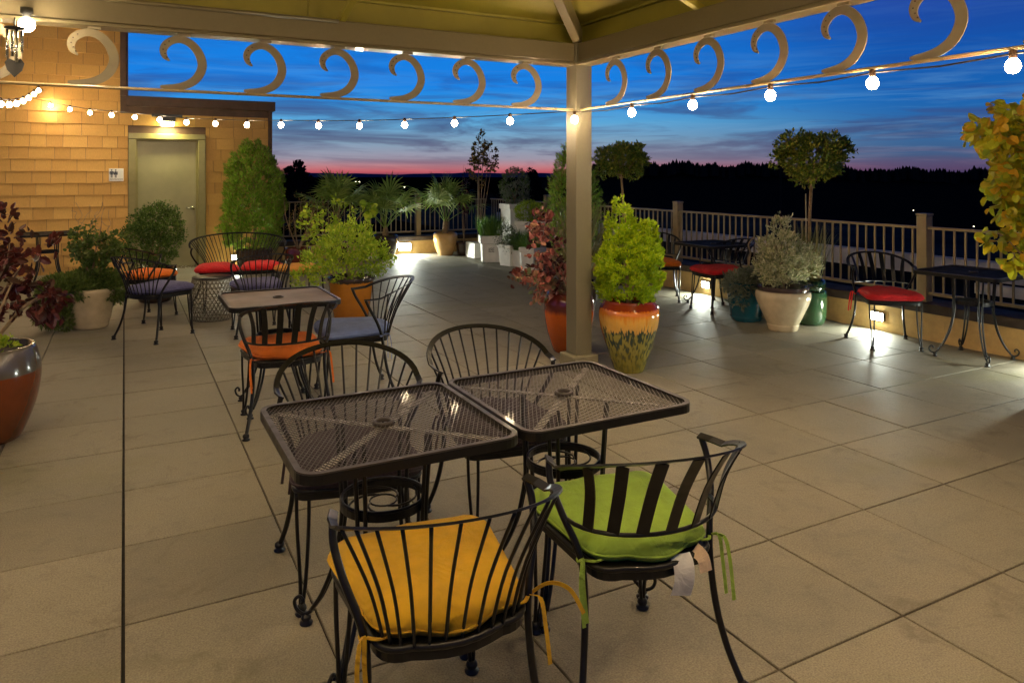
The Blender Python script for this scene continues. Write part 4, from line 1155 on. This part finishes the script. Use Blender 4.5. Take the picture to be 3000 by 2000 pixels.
# -- teal pot
t = thing('potted_trailing_juniper', 'teal pot with grey green trailing juniper and a twisted bare stem', 'potted plant', (4.06, 4.14, 0))
pot([(.14, 0), (.155, .015), (.17, .05), (.165, .06), (.185, .18), (.20, .30), (.21, .38), (.20, .41)], G['teal'], t)
J2 = [(-.15, -.05, .42, .18, .16, .10), (.02, -.05, .46, .16, .16, .08), (-.22, -.1, .28, .07, .08, .10)]
def f2(g):
    c, n = clumps(g, J2, 1, .5)[0]; return c+rvec(g)*.03, n
sprays(161, f2, 900, .055, .009, .2).build('foliage', L['grey'], t)
leafy(162, [(.12, -.16, .26, .07, .07, .2), (.10, -.12, .40, .08, .06, .06)], 60, 12, .04, .03, .008, 0, 0, .1, .4).build('foliage', L['brown'], t)
b = MB(); b.tube(catmull([(.05, .02, .38), (.08, .03, .52), (.04, .0, .62), (.09, .03, .72), (.05, .02, .80), (.10, .0, .88)], 4), .009, 7); b.build('twisted_stem', M['twig'], t)

# -- big cream pot with variegated shrub
t = thing('potted_variegated_shrub', 'large cream pot with dark rim holding a silvery variegated shrub', 'potted plant', (4.03, 3.62, 0))
pot([(.135, 0), (.145, .012), (.158, .06), (.156, .07), (.205, .17), (.248, .27), (.268, .34), (.262, .385), (.238, .402), (.245, .41), (.248, .44)], G['creamdark'], t, rim=.03)
E4 = [(-.02, 0, .74, .27, .25, .24), (.18, -.03, .66, .2, .2, .18), (-.15, 0, .62, .16, .18, .18), (.0, 0, 1.02, .09, .09, .16), (-.14, 0, .92, .07, .07, .14), (.0, 0, .56, .2, .18, .1), (.12, 0, .90, .08, .08, .08)]
leafy(171, E4, 430, 14, .05, .040, .017, 0, .8, .3).build('foliage', L['varieg'], t)
branches(172, (0, 0, .42), [(a[0], a[1], a[2]) for a in E4]*2, .008, M['twig'], t)

# -- golden leaved tree at the right edge
t = thing('potted_redbud', 'tree with large golden green round leaves at the right edge', 'tree', (3.77, .93, 0))
pot([(.18, 0), (.22, .05), (.27, .3), (.25, .48)], G['dark'], t)
E5 = [(-.05, 0, 1.55, .26, .24, .24), (.15, 0, 1.68, .3, .24, .24), (-.22, .08, 1.45, .15, .15, .18), (-.1, 0, 1.25, .16, .16, .16), (.1, 0, 1.3, .25, .2, .2), (.0, 0, 1.05, .10, .1, .1), (-.18, .06, 1.68, .12, .12, .12)]
E5 = [(-.33, .13, 1.85, .16, .14, .12), (-.12, .1, 1.9, .2, .16, .12)]+E5+[(-.28, .1, 1.12, .12, .1, .14), (-.05, .05, 1.02, .15, .1, .1)]
E5 = [(a-.17, b_+.07, c, d*1.1, e*1.05, f_*1.12) for a, b_, c, d, e, f_ in E5]
leafy(181, E5, 380, 10, .09, .066, .058, 1, -.1, .2, .35).build('foliage', L['golden'], t)
branches(182, (.12, 0, .46), [(a[0], a[1], a[2]) for a in E5], .014, M['bark'], t, 'trunk')

# -- loose silver leaf by the far left wall is omitted; distant things follow
def far_tree(label, u, v, dist, h, w, seed):
    F2 = (sin(.4846), cos(.4846)); R2 = (F2[1], -F2[0]); q = (u-1500)/2158
    x = -1.83+F2[0]*dist+R2[0]*dist*q; y = -1.66+F2[1]*dist+R2[1]*dist*q
    t = thing('far_tree', label, 'tree', (x, y, -12), 0, 'dark trees beyond the terrace')
    topz = 12+1.56+(511-v)*dist/2158
    leafy(seed, [(0, 0, topz-h*.22, w*.45, w*.45, h*.22), (0, 0, topz-h*.42, w*.8, w*.8, h*.28), (0, 0, topz-h*.7, w*1.2, w*1.2, h*.3)], 520, 14, w*.2, w*.22, w*.16, 0, .3, .2).build('crown', L['tree'], t)
    b = MB(); b.tube([(0, 0, 0), (0, 0, topz-h*.4)], .25, 6); b.build('trunk', M['bark'], t)
far_tree('dark rounded tree silhouetted against the sunset right of the tall conifer', 868, 482, 45, 4.2, 1.35, 201)
far_tree('small dark pointed tree silhouetted right of the round shrub on the horizon', 1557, 494, 60, 3, .8, 202)

# utility pole
t = thing('utility_pole', 'thin dark utility pole standing on the wooded ridge', 'utility pole', (69.3, 62.8, -12))
b = MB(); b.tube([(0, 0, 0), (0, 0, 15.3)], .14, 6); b.build('pole', M['wood'], t)
b = MB(); b.box(-.8, .8, -.05, .05, 14.3, 14.5); b.build('crossarm', M['wood'], t)

# neighbouring roof beyond the right parapet
t = thing('neighbouring_roof', 'flat roof with a low white parapet seen through the right railing', 'building', (14, 4, -12))
b = MB(); b.box(-8.6, 3, -16, 16, 0, 12.18); b.build('roof_deck', M['roofdark'], t)
b = MB(); b.box(-6, -5.8, -16, 14, 12.183, 12.43); b.build('white_parapet', M['nwhite'], t)
b = MB(); b.box(-7.1, -7.0, -18, -.6, 12.183, 12.30); b.build('white_parapet', M['nwhite'], t)
b = MB(); b.box(5, 6.2, -25, 20, 0, 11.75); b.build('lower_roof', M['roofblue'], t)
t = thing('added_parapet_light', 'unseen lamp added outside the right parapet to brighten the white parapet beyond', 'wall light', (5.19, 4.5, -.02))  # added lamp, out of view, brightens the neighbour's white parapet
b = MB(); b.box(-.045, .03, -.08, .08, -.04, .05); b.build('housing', M['darkmetal'], t)
b = MB(); b.box(.031, .035, -.06, .06, -.03, .04); b.build('lens', M['lens'], t)
lamp('lamp', 'AREA', (.05, 0, 0), 380, (1, .93, .88), t, size=.1, size_y=.1, rot=(0, R(-88), 0))
t = thing('neighbouring_roof', 'dark low building beyond the palms under the sunset', 'building', (8, 40, -12))
b = MB(); b.box(-14, 14, -7, 7, 0, 11.2); b.build('roof_deck', M['roofdark'], t)
# far street lamps
def f_pole(): b = MB(); b.tube([(0, 0, -6), (0, 0, 0)], .05, 5); return b
def f_head(): b = MB(); b.ball((0, 0, .0), .16, 6); return b
k = 0
for u, v, dist, s_ in ((1000, 533, 140, 1), (1015, 531, 150, .8), (1042, 533, 150, .8), (1053, 533, 150, .8), (922, 562, 90, .7), (1185, 548, 120, .7), (1215, 609, 60, .6), (1252, 611, 60, .5), (2163, 646, 45, .8), (2191, 660, 40, .4), (2676, 617, 60, .7), (2853, 664, 50, .9), (1168, 557, 90, .5), (916, 570, 90, .5)):
    q = (u-1500)/2158; x = -1.83+F2[0]*dist+R2[0]*dist*q; y = -1.66+F2[1]*dist+R2[1]*dist*q; z = 1.56-(v-511)*dist/2158
    t = thing('far_street_lamp', 'tiny lit lamp far off in the dark beyond the terrace', 'street lamp', (x, y, z), 0, 'tiny far lamps in the dark')
    link('pole', cached('pole', f_pole, M['wood']), t); h = link('lamp_head', cached('lamp_head', f_head, M['faraway']), t); h.scale = (s_*.4*dist/90,)*3

# ------------------------------------------------------------------ sky
wd = bpy.data.worlds.new('World'); scene.world = wd; wd.use_nodes = True; nt = wd.node_tree
bg = nt.nodes['Background']
tc = nt.nodes.new('ShaderNodeTexCoord'); sp = nt.nodes.new('ShaderNodeSeparateXYZ'); nt.links.new(tc.outputs['Generated'], sp.inputs[0])
def srgb(r, g, b):
    f = lambda c: (c/255/12.92) if c/255 <= .04045 else ((c/255+.055)/1.055)**2.4
    return (f(r), f(g), f(b))
Z = sp.outputs[2]
zz = mth(nt, 'MULTIPLY', Z, 2.5, True)
e = lambda px: min(1, 2.5*math.sin(math.atan(px/2158)))   # px above the horizon in the photograph
west = ramp(nt, zz, [(0, srgb(120, 60, 80)), (e(8), srgb(184, 86, 94)), (e(22), srgb(180, 116, 122)), (e(45), srgb(146, 140, 156)), (e(95), srgb(118, 150, 175)),
                     (e(150), srgb(84, 158, 204)), (e(200), srgb(34, 136, 208)), (e(260), srgb(4, 120, 214)), (e(440), srgb(0, 112, 208)), (.62, srgb(0, 50, 120)), (1, srgb(0, 10, 30))])
east = ramp(nt, zz, [(0, srgb(40, 40, 80)), (e(15), srgb(72, 66, 100)), (e(50), srgb(58, 84, 122)), (e(110), srgb(42, 98, 150)), (e(200), srgb(10, 92, 168)), (e(330), srgb(8, 78, 162)), (e(480), srgb(30, 62, 150)), (.72, srgb(4, 25, 70)), (1, srgb(0, 12, 36))])
# how far we look from the afterglow (azimuth): dot with the glow direction
def dirpx(u): q = (u-1500)/2158; v = Vector((F2[0]+R2[0]*q, F2[1]+R2[1]*q, 0)); return v.normalized()
gdir = dirpx(900)
dt = nt.nodes.new('ShaderNodeVectorMath'); dt.operation = 'DOT_PRODUCT'; nt.links.new(tc.outputs['Generated'], dt.inputs[0]); dt.inputs[1].default_value = gdir
mr = nt.nodes.new('ShaderNodeMapRange'); mr.interpolation_type = 'SMOOTHSTEP'; nt.links.new(dt.outputs['Value'], mr.inputs[0])
mr.inputs[1].default_value = .955; mr.inputs[2].default_value = .70
sky = mixc(nt, mr.outputs[0], west, east)
# cloud streaks
mp = nt.nodes.new('ShaderNodeMapping'); mp.inputs['Scale'].default_value = (3.2, 3.2, 26); mp.inputs['Rotation'].default_value = (R(3), R(-4), 0)
nt.links.new(tc.outputs['Generated'], mp.inputs[0])
n1 = noise(nt, 1.5, 6, .58, vec=mp.outputs[0], dist=.7)
cl = ramp(nt, n1, [(.47, (0,)*3), (.58, (.6,)*3), (.74, (.95,)*3)])
band = ramp(nt, zz, [(0, (.2,)*3), (e(30), (.6,)*3), (e(80), (1,)*3), (e(230), (.9,)*3), (e(350), (.3,)*3), (1, (.1,)*3)])
cl = mth(nt, 'MULTIPLY', cl, band, True)
cc = ramp(nt, zz, [(0, srgb(110, 60, 85)), (e(50), srgb(84, 78, 108)), (e(120), srgb(56, 66, 108)), (e(300), srgb(20, 62, 140)), (1, srgb(5, 40, 100))])
sky = mixc(nt, cl, sky, cc)
# lower clouds light wisps
mp2 = nt.nodes.new('ShaderNodeMapping'); mp2.inputs['Scale'].default_value = (2.4, 2.4, 40); nt.links.new(tc.outputs['Generated'], mp2.inputs[0])
n2 = noise(nt, 2.2, 5, .6, vec=mp2.outputs[0], dist=.5)
wl = mth(nt, 'MULTIPLY', ramp(nt, n2, [(.48, (0,)*3), (.75, (.35,)*3)]), band, True)
sky = mixc(nt, wl, sky, ramp(nt, zz, [(0, srgb(215, 130, 130)), (e(70), srgb(140, 150, 175)), (e(150), srgb(110, 165, 205)), (1, srgb(40, 110, 190))]))
ns = nt.nodes.new('ShaderNodeTexSky'); ns.sky_type = 'NISHITA'; ns.sun_disc = False; ns.sun_elevation = R(-4); ns.sun_rotation = R(8)
add = mixc(nt, .05, sky, ns.outputs[0], 'ADD')
nt.links.new(add, bg.inputs[0]); bg.inputs[1].default_value = .60

# ------------------------------------------------------------------ camera and render settings
cd = bpy.data.cameras.new('camera'); cam = bpy.data.objects.new('camera', cd); col.objects.link(cam)
cam.location = (-1.827, -1.662, 1.5585); cam.rotation_euler = (R(90), 0, -.4846)
cd.sensor_width = 36; cd.lens = 36*2158/3000; cd.shift_y = -(1000-511)/3000
cd.clip_start = .05; cd.clip_end = 30000
scene.camera = cam
vs = scene.view_settings; vs.view_transform = 'Standard'; vs.look = 'None'; vs.gamma = 1; vs.use_curve_mapping = False; vs.exposure = .92
cy_ = scene.cycles; cy_.use_denoising = True; cy_.max_bounces = 6; cy_.transparent_max_bounces = 8
cy_.sample_clamp_indirect = 4; cy_.use_light_tree = True
